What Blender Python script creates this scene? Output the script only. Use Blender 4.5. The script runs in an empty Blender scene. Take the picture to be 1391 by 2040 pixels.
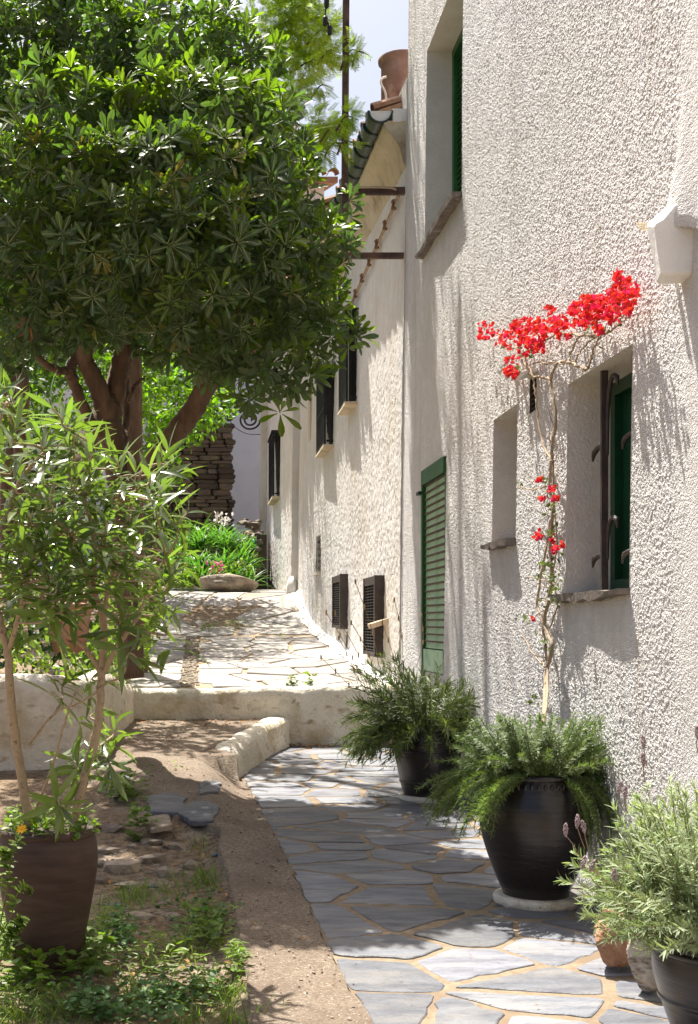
import bpy, bmesh, math, random
import numpy as np
from mathutils import Vector, Matrix
random.seed(7); RNG = np.random.default_rng(11)
S = bpy.context.scene
C = S.collection
# ------------------------------------------------------------------ camera, sky, sun, exposure
F_, CX, CY, EYE = 2460.0, 400.0, 1240.0, 1.6      # focal length and horizon of the photograph, in its pixels
cd = bpy.data.cameras.new('camera'); cam = bpy.data.objects.new('camera', cd); C.objects.link(cam)
cam.location = (0, 0, EYE); cam.rotation_euler = (math.pi/2, 0, 0)
cd.sensor_fit = 'VERTICAL'; cd.sensor_height = 36; cd.lens = F_/2040*36
cd.shift_x = (695.5-CX)/2040; cd.shift_y = (CY-1020)/2040
cd.clip_start = .05; cd.clip_end = 1000
S.camera = cam
SUN = Vector((-.18, .43, 1)).normalized()          # towards the sun
w = bpy.data.worlds.new('World'); S.world = w; w.use_nodes = True
nt = w.node_tree; bg = nt.nodes['Background']
sky = nt.nodes.new('ShaderNodeTexSky'); sky.sky_type = 'NISHITA'; sky.sun_disc = False
sky.sun_elevation = math.asin(SUN.z); sky.sun_rotation = math.atan2(SUN.x, SUN.y) % (2*math.pi)
sky.air_density = .8; sky.dust_density = 5.0; sky.ozone_density = .6
nt.links.new(sky.outputs[0], bg.inputs[0]); bg.inputs[1].default_value = .08
sl = bpy.data.lights.new('sun', 'SUN'); sun = bpy.data.objects.new('sun', sl); C.objects.link(sun)
sl.energy = 5.0; sl.angle = math.radians(.53); sl.color = (1, .945, .865)
sun.location = (0, 0, 30); sun.rotation_euler = SUN.to_track_quat('Z', 'Y').to_euler()
S.view_settings.view_transform = 'Standard'; S.view_settings.look = 'None'
S.view_settings.exposure = 1.3; S.view_settings.gamma = 1; S.view_settings.use_curve_mapping = False

# ------------------------------------------------------------------ helpers
def P(px, py, Y): return np.array(((px-CX)/F_*Y, Y, EYE-(py-CY)/F_*Y))
def ss(a, b, x):
    t = np.clip((np.asarray(x, float)-a)/(b-a), 0, 1); return t*t*(3-2*t)
ORG = {}
def _reg(o, parent, loc=None):
    C.objects.link(o)
    base = ORG[parent.name] if parent else np.zeros(3)
    if parent: o.parent = parent
    if loc is not None:
        o.location = np.asarray(loc)-base; ORG[o.name] = np.asarray(loc, float)
    else: ORG[o.name] = base
    return o
def tag(o, label=None, cat=None, group=None, kind=None):
    if label: o['label'] = label
    if cat: o['category'] = cat
    if group: o['group'] = group
    if kind: o['kind'] = kind
    return o
def thing(name, label, cat, loc, group=None):
    return tag(_reg(bpy.data.objects.new(name, None), None, loc), label, cat, group)
def npmesh(V, F, mat, smooth=False):
    me = bpy.data.meshes.new('mesh')
    V = np.asarray(V, np.float32); Fs = F if isinstance(F, list) else [F]
    Fs = [np.asarray(f, np.int32) for f in Fs if len(f)]
    nl = sum(f.size for f in Fs); npoly = sum(len(f) for f in Fs)
    me.vertices.add(len(V)); me.vertices.foreach_set('co', V.ravel())
    me.loops.add(nl); me.loops.foreach_set('vertex_index', np.concatenate([f.ravel() for f in Fs]))
    tot = np.concatenate([np.full(len(f), f.shape[1], np.int32) for f in Fs])
    st = np.concatenate([[0], np.cumsum(tot)[:-1]]).astype(np.int32)
    me.polygons.add(npoly); me.polygons.foreach_set('loop_start', st)
    try: me.polygons.foreach_set('loop_total', tot)
    except Exception: pass
    me.polygons.foreach_set('use_smooth', np.full(npoly, smooth))
    me.update(calc_edges=True); me.validate()
    if mat: me.materials.append(mat)
    return me
def put(name, V, F, mat, parent=None, smooth=False, loc=None):
    """one mesh object; V in world coordinates"""
    base = np.asarray(loc, float) if loc is not None else (ORG[parent.name] if parent else np.zeros(3))
    V = np.asarray(V, float)-base
    if isinstance(F, np.ndarray) or (isinstance(F, list) and len(F) and isinstance(F[0], np.ndarray)):
        me = npmesh(V, F, mat, smooth)
    else:
        me = bpy.data.meshes.new('mesh'); me.from_pydata([tuple(v) for v in V], [], [tuple(f) for f in F]); me.update()
        if smooth: me.polygons.foreach_set('use_smooth', np.full(len(me.polygons), True))
        if mat: me.materials.append(mat)
    return _reg(bpy.data.objects.new(name, me), parent, loc)
def inst(name, me, parent, loc, R=None, s=1.0):
    """one object that shares the mesh me"""
    o = bpy.data.objects.new(name, me); _reg(o, parent, loc)
    if R is not None: o.rotation_euler = Matrix(R).to_euler()
    o.scale = (s, s, s) if np.isscalar(s) else tuple(s)
    return o
class MB:
    def __init__(s): s.v = []; s.f = []
    def add(s, V, F):
        n = len(s.v); s.v += [tuple(map(float, p)) for p in V]; s.f += [tuple(int(i)+n for i in f) for f in F]; return s
    def box(s, c, d, R=None, jit=0):
        c = np.asarray(c, float); d = np.asarray(d, float)/2
        V = np.array([[x, y, z] for x in (-1, 1) for y in (-1, 1) for z in (-1, 1)], float)*d
        if jit: V += RNG.uniform(-jit, jit, V.shape)
        if R is not None: V = V @ np.asarray(R).T
        return s.add(V+c, [(0,1,3,2),(4,6,7,5),(0,4,5,1),(2,3,7,6),(0,2,6,4),(1,5,7,3)])
    def hexa(s, V): return s.add(V, [(0,1,3,2),(4,6,7,5),(0,4,5,1),(2,3,7,6),(0,2,6,4),(1,5,7,3)])
    def tube(s, pts, r, n=6, cap=True):
        V, F = tube(pts, r, n, cap); return s.add(V, F)
    def lathe(s, prof, c, n=40, cap=True):
        V, F = [], []
        for (r, z) in prof:
            for k in range(n):
                a = 2*math.pi*k/n; V.append((c[0]+r*math.cos(a), c[1]+r*math.sin(a), c[2]+z))
        for i in range(len(prof)-1):
            for k in range(n):
                k2 = (k+1) % n; F.append((i*n+k, i*n+k2, (i+1)*n+k2, (i+1)*n+k))
        if cap: F.append(tuple(range(n))[::-1]); F.append(tuple((len(prof)-1)*n+k for k in range(n)))
        return s.add(V, F)
    def put(s, name, mat, parent=None, smooth=False, loc=None):
        return put(name, np.array(s.v), s.f, mat, parent, smooth, loc)
def unit(v): v = np.asarray(v, float); return v/(np.linalg.norm(v)+1e-9)
def tube(pts, r, n=6, cap=True):
    pts = np.asarray(pts, float); m = len(pts)
    r = np.full(m, r) if np.isscalar(r) else np.interp(np.linspace(0, 1, m), np.linspace(0, 1, len(r)), r)
    T = np.gradient(pts, axis=0); V = []; F = []
    ref = np.array((0, 0, 1.)) if abs(unit(T[0])[2]) < .9 else np.array((1., 0, 0))
    a = unit(np.cross(T[0], ref))
    for i in range(m):
        t = unit(T[i]); a = unit(a-t*np.dot(a, t)); b = np.cross(t, a)
        for k in range(n):
            q = 2*math.pi*k/n; V.append(pts[i]+r[i]*(a*math.cos(q)+b*math.sin(q)))
    for i in range(m-1):
        for k in range(n):
            k2 = (k+1) % n; F.append((i*n+k, i*n+k2, (i+1)*n+k2, (i+1)*n+k))
    if cap: F.append(tuple(range(n))[::-1]); F.append(tuple((m-1)*n+k for k in range(n)))
    return V, F
def spline(pts, m=12):
    """Catmull-Rom through the points"""
    p = np.asarray(pts, float); p = np.vstack([2*p[0]-p[1], p, 2*p[-1]-p[-2]]); out = []
    for i in range(1, len(p)-2):
        for t in np.linspace(0, 1, m, endpoint=False):
            out.append(.5*((2*p[i])+(-p[i-1]+p[i+1])*t+(2*p[i-1]-5*p[i]+4*p[i+1]-p[i+2])*t*t+(-p[i-1]+3*p[i]-3*p[i+1]+p[i+2])*t**3))
    out.append(p[-2]); return np.array(out)
# ---- noise
def h2(ix, iy, seed):
    n = (ix.astype(np.int64)*374761393+iy.astype(np.int64)*668265263+seed*2147483647) & 0xffffffff
    n = ((n ^ (n >> 13))*1274126177) & 0xffffffff
    return ((n ^ (n >> 16)) & 0xffff)/65535.0
def vnoise(u, v, seed=0):
    iu, iv = np.floor(u), np.floor(v); fu, fv = u-iu, v-iv; fu = fu*fu*(3-2*fu); fv = fv*fv*(3-2*fv)
    a, b, c, d = h2(iu, iv, seed), h2(iu+1, iv, seed), h2(iu, iv+1, seed), h2(iu+1, iv+1, seed)
    return (a*(1-fu)+b*fu)*(1-fv)+(c*(1-fu)+d*fu)*fv
def fbm(u, v, seed=0, o=4):
    r = 0; a = .5; f = 1
    for k in range(o): r = r+a*vnoise(u*f, v*f, seed+k); a *= .5; f *= 2.03
    return r
def worley(u, v, seed=0):
    iu, iv = np.floor(u), np.floor(v); best = np.full(u.shape, 9.0); hv = np.zeros(u.shape)
    for a in (-1, 0, 1):
        for b in (-1, 0, 1):
            x, y = iu+a, iv+b
            d = (x+h2(x, y, seed)-u)**2+(y+h2(x, y, seed+5)-v)**2
            k = d < best; best = np.where(k, d, best); hv = np.where(k, h2(x, y, seed+9), hv)
    return np.sqrt(best), hv
# ---- materials
def mat(name, c1, c2=None, scale=5, rough=.8, bump=0, bscale=40, c3=None, s3=1.2, t3=(.5, .65), stretch=(1, 1, 1), bdist=.01, spec=.3, coat=0, rnd=0, detail=6, transl=0, tcol=None, island=0, streak=None, vor=None):
    m = bpy.data.materials.new(name); m.use_nodes = True; t = m.node_tree; N = t.nodes; L = t.links
    b = N['Principled BSDF']; b.inputs['Roughness'].default_value = rough
    b.inputs['Specular IOR Level'].default_value = spec
    if coat: b.inputs['Coat Weight'].default_value = coat; b.inputs['Coat Roughness'].default_value = .25
    tc = N.new('ShaderNodeTexCoord'); mp = N.new('ShaderNodeMapping'); mp.inputs['Scale'].default_value = stretch
    oi = N.new('ShaderNodeObjectInfo'); ad = N.new('ShaderNodeVectorMath'); ad.operation = 'MULTIPLY_ADD'
    L.new(oi.outputs['Random'], ad.inputs[0]); ad.inputs[1].default_value = (37, 61, 23); L.new(tc.outputs['Object'], ad.inputs[2])
    L.new(ad.outputs[0] if rnd else tc.outputs['Object'], mp.inputs[0]); vec = mp.outputs[0]
    def noise(sc, de=detail):
        n = N.new('ShaderNodeTexNoise'); n.inputs['Scale'].default_value = sc; n.inputs['Detail'].default_value = de; n.inputs['Roughness'].default_value = .6
        L.new(vec, n.inputs['Vector']); return n.outputs[0]
    def ramp(src, p0, p1, a, bb):
        r = N.new('ShaderNodeValToRGB'); e = r.color_ramp.elements; e[0].position = p0; e[1].position = p1
        e[0].color = (*a, 1); e[1].color = (*bb, 1); L.new(src, r.inputs[0]); return r.outputs[0]
    def mix(f, a, bb, mode='MIX'):
        x = N.new('ShaderNodeMix'); x.data_type = 'RGBA'; x.blend_type = mode
        for s_, v in ((x.inputs[0], f), (x.inputs[6], a), (x.inputs[7], bb)):
            if hasattr(v, 'is_linked'): L.new(v, s_)
            else: s_.default_value = v
        return x.outputs[2]
    col = ramp(noise(scale), .35, .68, c1, c2 or c1)
    if c3:
        f = ramp(noise(s3, 5), t3[0], t3[1], (0, 0, 0), (1, 1, 1)); col = mix(f, col, (*c3, 1))
    if streak:
        n = N.new('ShaderNodeTexNoise'); n.inputs['Scale'].default_value = streak[1]; n.inputs['Detail'].default_value = 4
        mp2 = N.new('ShaderNodeMapping'); mp2.inputs['Scale'].default_value = streak[2]; L.new(tc.outputs['Object'], mp2.inputs[0]); L.new(mp2.outputs[0], n.inputs[0])
        f = ramp(n.outputs[0], streak[3], streak[4], (0, 0, 0), (1, 1, 1)); col = mix(f, col, (*streak[0], 1))
    r_src = None
    if island:
        g = N.new('ShaderNodeNewGeometry'); r_src = g.outputs['Random Per Island']; amt = island
    elif rnd: r_src = oi.outputs['Random']; amt = rnd
    if r_src is not None:
        hs = N.new('ShaderNodeHueSaturation'); mr = N.new('ShaderNodeMapRange'); mr.inputs[3].default_value = 1-amt; mr.inputs[4].default_value = 1+amt
        L.new(r_src, mr.inputs[0]); L.new(mr.outputs[0], hs.inputs['Value']); L.new(col, hs.inputs['Color'])
        mh = N.new('ShaderNodeMapRange'); mh.inputs[3].default_value = .5-.025*amt*2; mh.inputs[4].default_value = .5+.02*amt*2
        fr = N.new('ShaderNodeMath'); fr.operation = 'FRACT'; mu = N.new('ShaderNodeMath'); mu.operation = 'MULTIPLY'; mu.inputs[1].default_value = 7.3
        L.new(r_src, mu.inputs[0]); L.new(mu.outputs[0], fr.inputs[0]); L.new(fr.outputs[0], mh.inputs[0]); L.new(mh.outputs[0], hs.inputs['Hue'])
        col = hs.outputs[0]
    L.new(col, b.inputs['Base Color'])
    if bump:
        bp = N.new('ShaderNodeBump'); bp.inputs['Strength'].default_value = bump; bp.inputs['Distance'].default_value = bdist
        hsrc = noise(bscale, 5)
        if vor:
            vs = []
            for (vsc, amp) in vor:
                vo = N.new('ShaderNodeTexVoronoi'); vo.inputs['Scale'].default_value = vsc; L.new(vec, vo.inputs['Vector'])
                mr_ = N.new('ShaderNodeMapRange'); mr_.inputs[1].default_value = .75; mr_.inputs[2].default_value = .05; mr_.inputs[3].default_value = 0; mr_.inputs[4].default_value = amp
                L.new(vo.outputs['Distance'], mr_.inputs[0]); vs.append(mr_.outputs[0])
            for q in vs:
                mm = N.new('ShaderNodeMath'); mm.operation = 'ADD'; L.new(hsrc, mm.inputs[0]); L.new(q, mm.inputs[1]); hsrc = mm.outputs[0]
        L.new(hsrc, bp.inputs['Height']); L.new(bp.outputs[0], b.inputs['Normal'])
    if transl:
        tr = N.new('ShaderNodeBsdfTranslucent'); ms = N.new('ShaderNodeMixShader'); ms.inputs[0].default_value = transl
        if tcol:
            L.new(mix(1.0, col, (*tcol, 1), 'MULTIPLY'), tr.inputs[0])
        else: L.new(col, tr.inputs[0])
        L.new(b.outputs[0], ms.inputs[1]); L.new(tr.outputs[0], ms.inputs[2]); L.new(ms.outputs[0], N['Material Output'].inputs[0])
    return m
def leafmat(name, c1, c2, rough=.4, transl=.3, tcol=(2.2, 2.6, .9), spec=.4, island=.3, scale=1.1):
    return mat(name, c1, c2, scale, rough, transl=transl, tcol=tcol, spec=spec, island=island, detail=2)
M = dict(
 roughcast=mat('roughcast', (.67,.65,.625), (.77,.75,.725), 9, .92, 1, 260, bdist=.0062, vor=((125, 1.0), (72, .7)), c3=(.58,.55,.51), s3=.7, t3=(.5,.85), spec=.15, streak=((.53,.49,.43), 2.6, (1,2.6,.2), .56, .8)),
 reveal=mat('reveal_plaster', (.66,.62,.57), (.74,.71,.66), 6, .9, .8, 60, bdist=.012, spec=.15),
 plaster=mat('old_plaster', (.69,.665,.625), (.77,.75,.72), 5, .92, .6, 110, bdist=.006, c3=(.62,.56,.46), s3=.8, t3=(.5,.78), spec=.15, streak=((.58,.51,.40), 3.5, (1,4,.25), .56, .8)),
 cove=mat('cornice_plaster', (.6,.5,.34), (.7,.63,.48), 5, .92, .7, 45, bdist=.02, c3=(.34,.26,.14), s3=2.5, t3=(.52,.72)),
 limewash=mat('limewashed_wall', (.72,.66,.54), (.80,.75,.65), 4, .9, 1, 34, bdist=.022, c3=(.5,.4,.25), s3=2.6, t3=(.5,.72), streak=((.38,.29,.17), 7, (1,1,2.2), .58, .74)),
 white=mat('white_paint', (.78,.77,.74), (.84,.83,.8), 6, .85, .4, 40, bdist=.01),
 bluewhite=mat('white_facade', (.74,.75,.78), (.8,.81,.83), 3, .9, .3, 30),
 slate=mat('slate_stone', (.10,.106,.125), (.19,.198,.22), 4.5, .55, 1, 14, bdist=.016, c3=(.24,.23,.215), s3=2.2, t3=(.48,.72), stretch=(1,3.2,1), spec=.4, rnd=.32),
 pale_slate=mat('pale_slate', (.24,.225,.21), (.36,.335,.31), 4, .7, .6, 12, bdist=.012, c3=(.42,.36,.28), s3=1.5, t3=(.5,.75), stretch=(1,3,1), rnd=.22),
 mortar=mat('sandy_mortar', (.21,.155,.10), (.30,.24,.165), 30, .95, .8, 160, bdist=.006, c3=(.2,.15,.1), s3=3),
 pale_mortar=mat('pale_mortar', (.33,.245,.155), (.42,.33,.22), 30, .95, .7, 120, bdist=.006),
 concrete=mat('coarse_concrete', (.17,.13,.095), (.34,.275,.205), 60, .95, 1, 110, bdist=.016, c3=(.17,.125,.09), s3=2.6, t3=(.4,.7), streak=((.5,.44,.37), 95, (1,1,1), .62, .68)),
 soil=mat('dry_soil', (.16,.108,.066), (.37,.275,.18), 16, .97, 1, 45, bdist=.04, c3=(.40,.33,.25), s3=3, t3=(.5,.68)),
 stone=mat('field_stone', (.23,.19,.14), (.42,.35,.27), 7, .85, .8, 22, bdist=.03, rnd=.25, c3=(.25,.2,.16), s3=3),
 brownstone=mat('schist_stone', (.105,.092,.082), (.25,.20,.155), 8, .85, .8, 26, bdist=.03, rnd=.42, c3=(.34,.22,.11), s3=1.7, t3=(.52,.7), stretch=(1,1,3)),
 joint=mat('dark_joint', (.05,.04,.03), (.09,.07,.05), 10, .95),
 orangerock=mat('orange_conglomerate', (.42,.2,.11), (.6,.36,.23), 26, .9, 1, 40, bdist=.04, c3=(.5,.3,.2), s3=9),
 palerock=mat('pale_banded_rock', (.42,.36,.3), (.68,.62,.53), 4, .8, .8, 20, bdist=.03, c3=(.17,.13,.1), s3=4, t3=(.52,.62), stretch=(1.5,1,3)),
 glaze=mat('dark_glazed_clay', (.010,.0065,.006), (.021,.014,.012), 5, .3, .5, 7, bdist=.006, stretch=(1,1,9), spec=.4, coat=.45, c3=(.04,.026,.021), s3=4, t3=(.55,.75)),
 matteclay=mat('matte_brown_clay', (.05,.03,.024), (.082,.052,.042), 5, .6, .35, 9, bdist=.005, stretch=(1,1,6), c3=(.1,.07,.058), s3=3, t3=(.55,.8)),
 terracotta=mat('terracotta', (.30,.15,.09), (.42,.25,.17), 8, .85, .5, 40, bdist=.008, c3=(.35,.25,.18), s3=4, rnd=.2),
 gutterglaze=mat('green_glazed_clay', (.01,.028,.022), (.03,.06,.045), 9, .25, .4, 30, coat=.4, c3=(.06,.08,.06), s3=14, t3=(.6,.7)),
 green=mat('green_paint', (.016,.09,.024), (.03,.135,.04), 5, .38, .25, 30, stretch=(1,1,.3), c3=(.05,.2,.1), s3=6, t3=(.58,.75)),
 palegreen=mat('pale_green_slat', (.33,.52,.31), (.44,.62,.41), 7, .55, .3, 40, c3=(.2,.38,.24), s3=5),
 deepgreen=mat('deep_green_paint', (.005,.04,.018), (.008,.06,.026), 5, .4),
 iron=mat('wrought_iron', (.028,.02,.02), (.06,.042,.038), 14, .5, .5, 60, spec=.5),
 rust=mat('rusty_steel', (.06,.035,.028), (.12,.075,.06), 12, .7, .4, 60, c3=(.16,.09,.06), s3=5),
 black=mat('black_metal', (.012,.012,.013), (.025,.024,.024), 9, .5),
 vent=mat('brown_vent_metal', (.045,.033,.03), (.075,.058,.05), 9, .55, .3, 60),
 dark=mat('dark_interior', (.01,.01,.01), (.018,.016,.015), 3, .8),
 wood=mat('weathered_wood', (.5,.36,.22), (.66,.53,.38), 8, .8, .4, 40, stretch=(5,5,.6)),
 bark=mat('smooth_brown_bark', (.095,.058,.036), (.17,.11,.072), 12, .85, .8, 30, bdist=.02, stretch=(1,1,.4)),
 palebark=mat('pale_stem_bark', (.32,.235,.15), (.46,.36,.25), 30, .8, .8, 90, bdist=.004, c3=(.2,.14,.09), s3=30, t3=(.55,.65)),
 stemgreen=mat('green_stem', (.12,.16,.05), (.2,.22,.09), 12, .7),
 twig=mat('dry_twig', (.22,.15,.1), (.33,.24,.16), 20, .8),
 straw=mat('dry_straw', (.36,.24,.11), (.5,.36,.18), 9, .8, island=.35),
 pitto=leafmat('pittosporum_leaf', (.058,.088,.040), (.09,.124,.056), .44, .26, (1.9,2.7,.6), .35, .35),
 pittolit=leafmat('sunlit_pittosporum_leaf', (.09,.125,.018), (.135,.175,.028), .4, .40, (1.8,2.5,.5), .45, .3),  # brighter, yellower copy of the leaf: sunlight put into the colour
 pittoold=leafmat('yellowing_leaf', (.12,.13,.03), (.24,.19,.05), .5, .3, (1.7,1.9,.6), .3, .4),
 rib=mat('leaf_rib', (.27,.32,.14), (.34,.38,.18), 9, .6),
 oleander=leafmat('oleander_leaf', (.085,.122,.04), (.14,.178,.066), .22, .33, (2.0,2.6,.6), .8, .35),
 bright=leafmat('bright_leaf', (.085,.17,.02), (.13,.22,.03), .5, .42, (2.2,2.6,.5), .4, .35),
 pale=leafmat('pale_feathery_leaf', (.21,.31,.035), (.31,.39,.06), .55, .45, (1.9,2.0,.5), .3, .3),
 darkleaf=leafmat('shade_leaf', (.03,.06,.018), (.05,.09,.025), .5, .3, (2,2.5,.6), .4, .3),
 rosemary=leafmat('rosemary_needle', (.10,.145,.055), (.18,.225,.10), .5, .28, (1.8,2.2,.7), .4, .4),
 willowy=leafmat('narrow_leaf', (.075,.105,.035), (.125,.155,.06), .5, .25, (1.8,2.1,.7), .4, .4),
 lavender=leafmat('lavender_leaf', (.24,.30,.16), (.37,.42,.27), .6, .25, (1.5,1.7,.7), .3, .3),
 lavflower=mat('lavender_flower', (.30,.22,.24), (.42,.33,.34), 40, .8, .5, 90),
 bract=mat('red_bract', (.60,.010,.025), (.78,.04,.09), 8, .55, transl=.4, tcol=(1.1,1.2,1.2), island=.35),
 pink=mat('pink_petal', (.6,.1,.25), (.75,.25,.4), 8, .6, transl=.3, island=.2),
 petal=mat('white_petal', (.75,.72,.68), (.82,.78,.74), 8, .6, transl=.3),
 yellow=mat('yellow_petal', (.8,.42,.01), (.85,.5,.03), 8, .6),
 weed=leafmat('weed_leaf', (.11,.165,.03), (.17,.23,.055), .5, .35, (1.9,2.4,.6), .35, .4),
 weedblue=leafmat('clover_leaf', (.06,.13,.04), (.10,.18,.06), .5, .3, (1.8,2.2,.8), .35, .35),
 lily=leafmat('strap_leaf', (.07,.16,.035), (.11,.22,.06), .42, .35, (1.8,2.3,.6), .5, .35),
 deadleaf=mat('dead_leaf', (.3,.16,.06), (.42,.25,.1), 8, .8, island=.4, transl=.2),
 insul=mat('brown_insulator', (.2,.1,.06), (.3,.17,.1), 8, .4),
 rope=mat('old_cable', (.4,.3,.2), (.5,.4,.28), 20, .8),
)
# ---- leaves
def leaf_tpl(L, W, prof, fold=.12, curl=.15):
    n = len(prof); V = []; F = []
    for i, p in enumerate(prof):
        t = i/(n-1); y = L*math.sin(min(1.2, curl*t*1.2))/max(1e-3, min(1.2, curl*1.2)) if abs(curl) > .3 else L*t
        z = -curl*L*t*t*.5
        h = W*max(p, .03)/2
        V += [(-h, y, z+fold*2*h), (0, y, z), (h, y, z+fold*2*h)]
    for i in range(n-1):
        a = 3*i; F += [(a, a+1, a+4, a+3), (a+1, a+2, a+5, a+4)]
    return np.array(V), np.array(F)
def basis(d, up):
    """(N,3,3) with columns side, d, normal"""
    d = d/np.linalg.norm(d, axis=1, keepdims=True)
    s = np.cross(d, up); s /= np.linalg.norm(s, axis=1, keepdims=True)+1e-9
    return np.stack([s, d, np.cross(s, d)], axis=2)
def scatter(tpl, pos, R, sc):
    V, F = tpl; N = len(pos); k = len(V)
    W = np.einsum('nij,kj->nki', R, V)*np.asarray(sc).reshape(-1, 1, 1)+pos[:, None, :]
    G = F[None]+(np.arange(N)*k)[:, None, None]
    return W.reshape(-1, 3), G.reshape(-1, F.shape[1])
def join(parts):
    V = []; F = []; n = 0
    for v, f in parts:
        V.append(v); F.append(f+n); n += len(v)
    return np.concatenate(V), np.concatenate(F)
def rdirs(n):
    v = RNG.normal(size=(n, 3)); return v/np.linalg.norm(v, axis=1, keepdims=True)
def whorl_tpl(n, leaf, lo=50, hi=82, inner=0, jit=.2, rib=None):
    """rosette of n leaves round +Z"""
    ps = []
    for k in range(n):
        a = 2*math.pi*(k+random.uniform(-jit, jit))/n; th = math.radians(random.uniform(lo, hi))
        if inner and k % 3 == 0: th *= .5
        rad = np.array((math.cos(a), math.sin(a), 0)); z = np.array((0, 0, 1.))
        d = math.cos(th)*z+math.sin(th)*rad; nn = math.sin(th)*z-math.cos(th)*rad
        R = np.stack([np.cross(d, nn), d, nn], axis=1)
        ps.append(scatter(leaf, np.zeros((1, 3))+d*leaf[0][:, 1].max()*.12, R[None], [random.uniform(.75, 1.1)]))
    return join(ps)
def rotz_to(axis, spin):
    """rotation taking +Z to axis with a spin about it: (N,3,3)"""
    a = axis/np.linalg.norm(axis, axis=1, keepdims=True); h = np.where(np.abs(a[:, 2:3]) < .9, np.array([[0, 0, 1.]]), np.array([[1., 0, 0]]))
    x = np.cross(h, a); x /= np.linalg.norm(x, axis=1, keepdims=True); y = np.cross(a, x)
    c, s = np.cos(spin)[:, None], np.sin(spin)[:, None]
    return np.stack([x*c+y*s, -x*s+y*c, a], axis=2)
def lump_points(lumps, dens, shell=(.86, 1.04), gap=0):
    """points on the outside of a heap of balls, with outward normals"""
    P_, N_ = [], []
    L = np.array(lumps, float)
    for (x, y, z, r) in L:
        n = int(dens*4*math.pi*r*r); d = rdirs(n); k = RNG.uniform(*shell, n)
        p = np.array((x, y, z))+d*(r*k)[:, None]
        keep = np.ones(n, bool)
        for (a, b, c, q) in L:
            if (a, b, c, q) != (x, y, z, r): keep &= np.linalg.norm(p-np.array((a, b, c)), axis=1) > q*shell[0]
        P_.append(p[keep]); N_.append(d[keep])
    return np.concatenate(P_), np.concatenate(N_)
def rock_mesh(sx, sy, sz, seed, sub=2, rough=.28, flat=0):
    bm = bmesh.new(); bmesh.ops.create_icosphere(bm, subdivisions=sub, radius=1)
    r = np.random.default_rng(seed); ph = r.uniform(0, 6, (5, 3)); fr = r.uniform(1.2, 3.4, (5, 3)); pl = r.normal(size=(6, 3))
    pl /= np.linalg.norm(pl, axis=1, keepdims=True); V = []
    for v in bm.verts:
        p = np.array(v.co); k = 1+rough*sum(math.sin(f @ p*1.4+q.sum())/(i+1.5) for i, (f, q) in enumerate(zip(fr, ph)))
        p = p*k
        for q in pl:
            e = p @ q-.72
            if e > 0: p = p-q*e*.85
        V.append(p*np.array((sx, sy, sz)))
    Fc = [tuple(x.index for x in f.verts) for f in bm.faces]; bm.free(); return np.array(V), Fc
# ------------------------------------------------------------------ terrain shape
TY = [0, 12.2, 16, 18, 19.5, 21.6, 24, 27.7, 40, 70, 130]
TZ = [.955, .955, 1.22, 1.38, 1.56, 2.10, 2.22, 2.40, 3.2, 5, 9]
def zr(Y): return .043+.029*np.asarray(Y, float)
def zt(Y): return np.interp(Y, TY, TZ)
def xs(Y): return np.interp(Y, [3, 4.4, 4.72, 5.54, 7.35, 9.79, 10.1, 12.2], [.70, .617, .576, .54, .478, .358, .30, .80])
def zl(X, Y):
    """lower court"""
    e = .24*ss(6.5, 11, Y); m = np.where(Y < 9.8, 1-ss(xs(Y)-.4, xs(Y)-.03, X), X < xs(Y)-.06)
    return zr(Y)+e*m
def ground_z(X, Y):
    X = np.asarray(X, float); Y = np.asarray(Y, float)
    low = zl(X, Y)-.012
    soil = (X < .16) & (Y < 8.0)
    low = np.where(soil, low-.05*ss(.2, .02, X)*ss(8.1, 7.6, Y)+.07*(fbm(X*2.2, Y*2.2, 3)-.5), low)
    bed = (X < -.88) & (Y > 9.62+.21*np.minimum(0, X+.8))
    low = np.where(bed, 1.06+.05*(fbm(X*2, Y*2, 8)-.5)+.12*ss(-.9, -3, X), low)
    up = zt(Y)-.02+np.where(X < -.72, .06+.12*np.minimum(1, -.72-X)+.10*np.clip(-2-X, 0, 30), 0)
    return np.where(Y < 12.2, low, up)
def at_ground(px, py, f=ground_z):
    Y = np.arange(3.5, 26, .01); X = (px-CX)/F_*Y; z = EYE-(py-CY)/F_*Y
    d = z-f(X, Y); k = np.argmax(d < 0)
    return np.array((X[k], Y[k], float(f(X[k], Y[k]))))
def lines(*segs):
    out = [segs[0][0]]
    for a, b, n in segs: out += list(np.linspace(a, b, n+1)[1:])
    return np.array(out)
def gridmesh(U, Vv, fz):
    X, Y = np.meshgrid(U, Vv); Z = fz(X, Y); a, b = len(U), len(Vv)
    V = np.stack([X, Y, Z], -1).reshape(-1, 3); i = np.arange(a*b).reshape(b, a)
    return V, np.stack([i[:-1, :-1], i[:-1, 1:], i[1:, 1:], i[1:, :-1]], -1).reshape(-1, 4)
xsL = lines((-90, -8, 14), (-8, -2.2, 16), (-2.2, -.8, 34), (-.8, -.76, 1), (-.76, .3, 40), (.3, 2.4, 30), (2.4, 90, 14))
ysL = lines((-40, 3, 8), (3, 9.5, 200), (9.5, 12.19, 40), (12.19, 12.21, 1), (12.21, 24, 60), (24, 40, 16), (40, 130, 12))
V, F = gridmesh(xsL, ysL, ground_z)
tag(put('ground', V, F, M['soil'], smooth=True), kind='structure')

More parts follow.
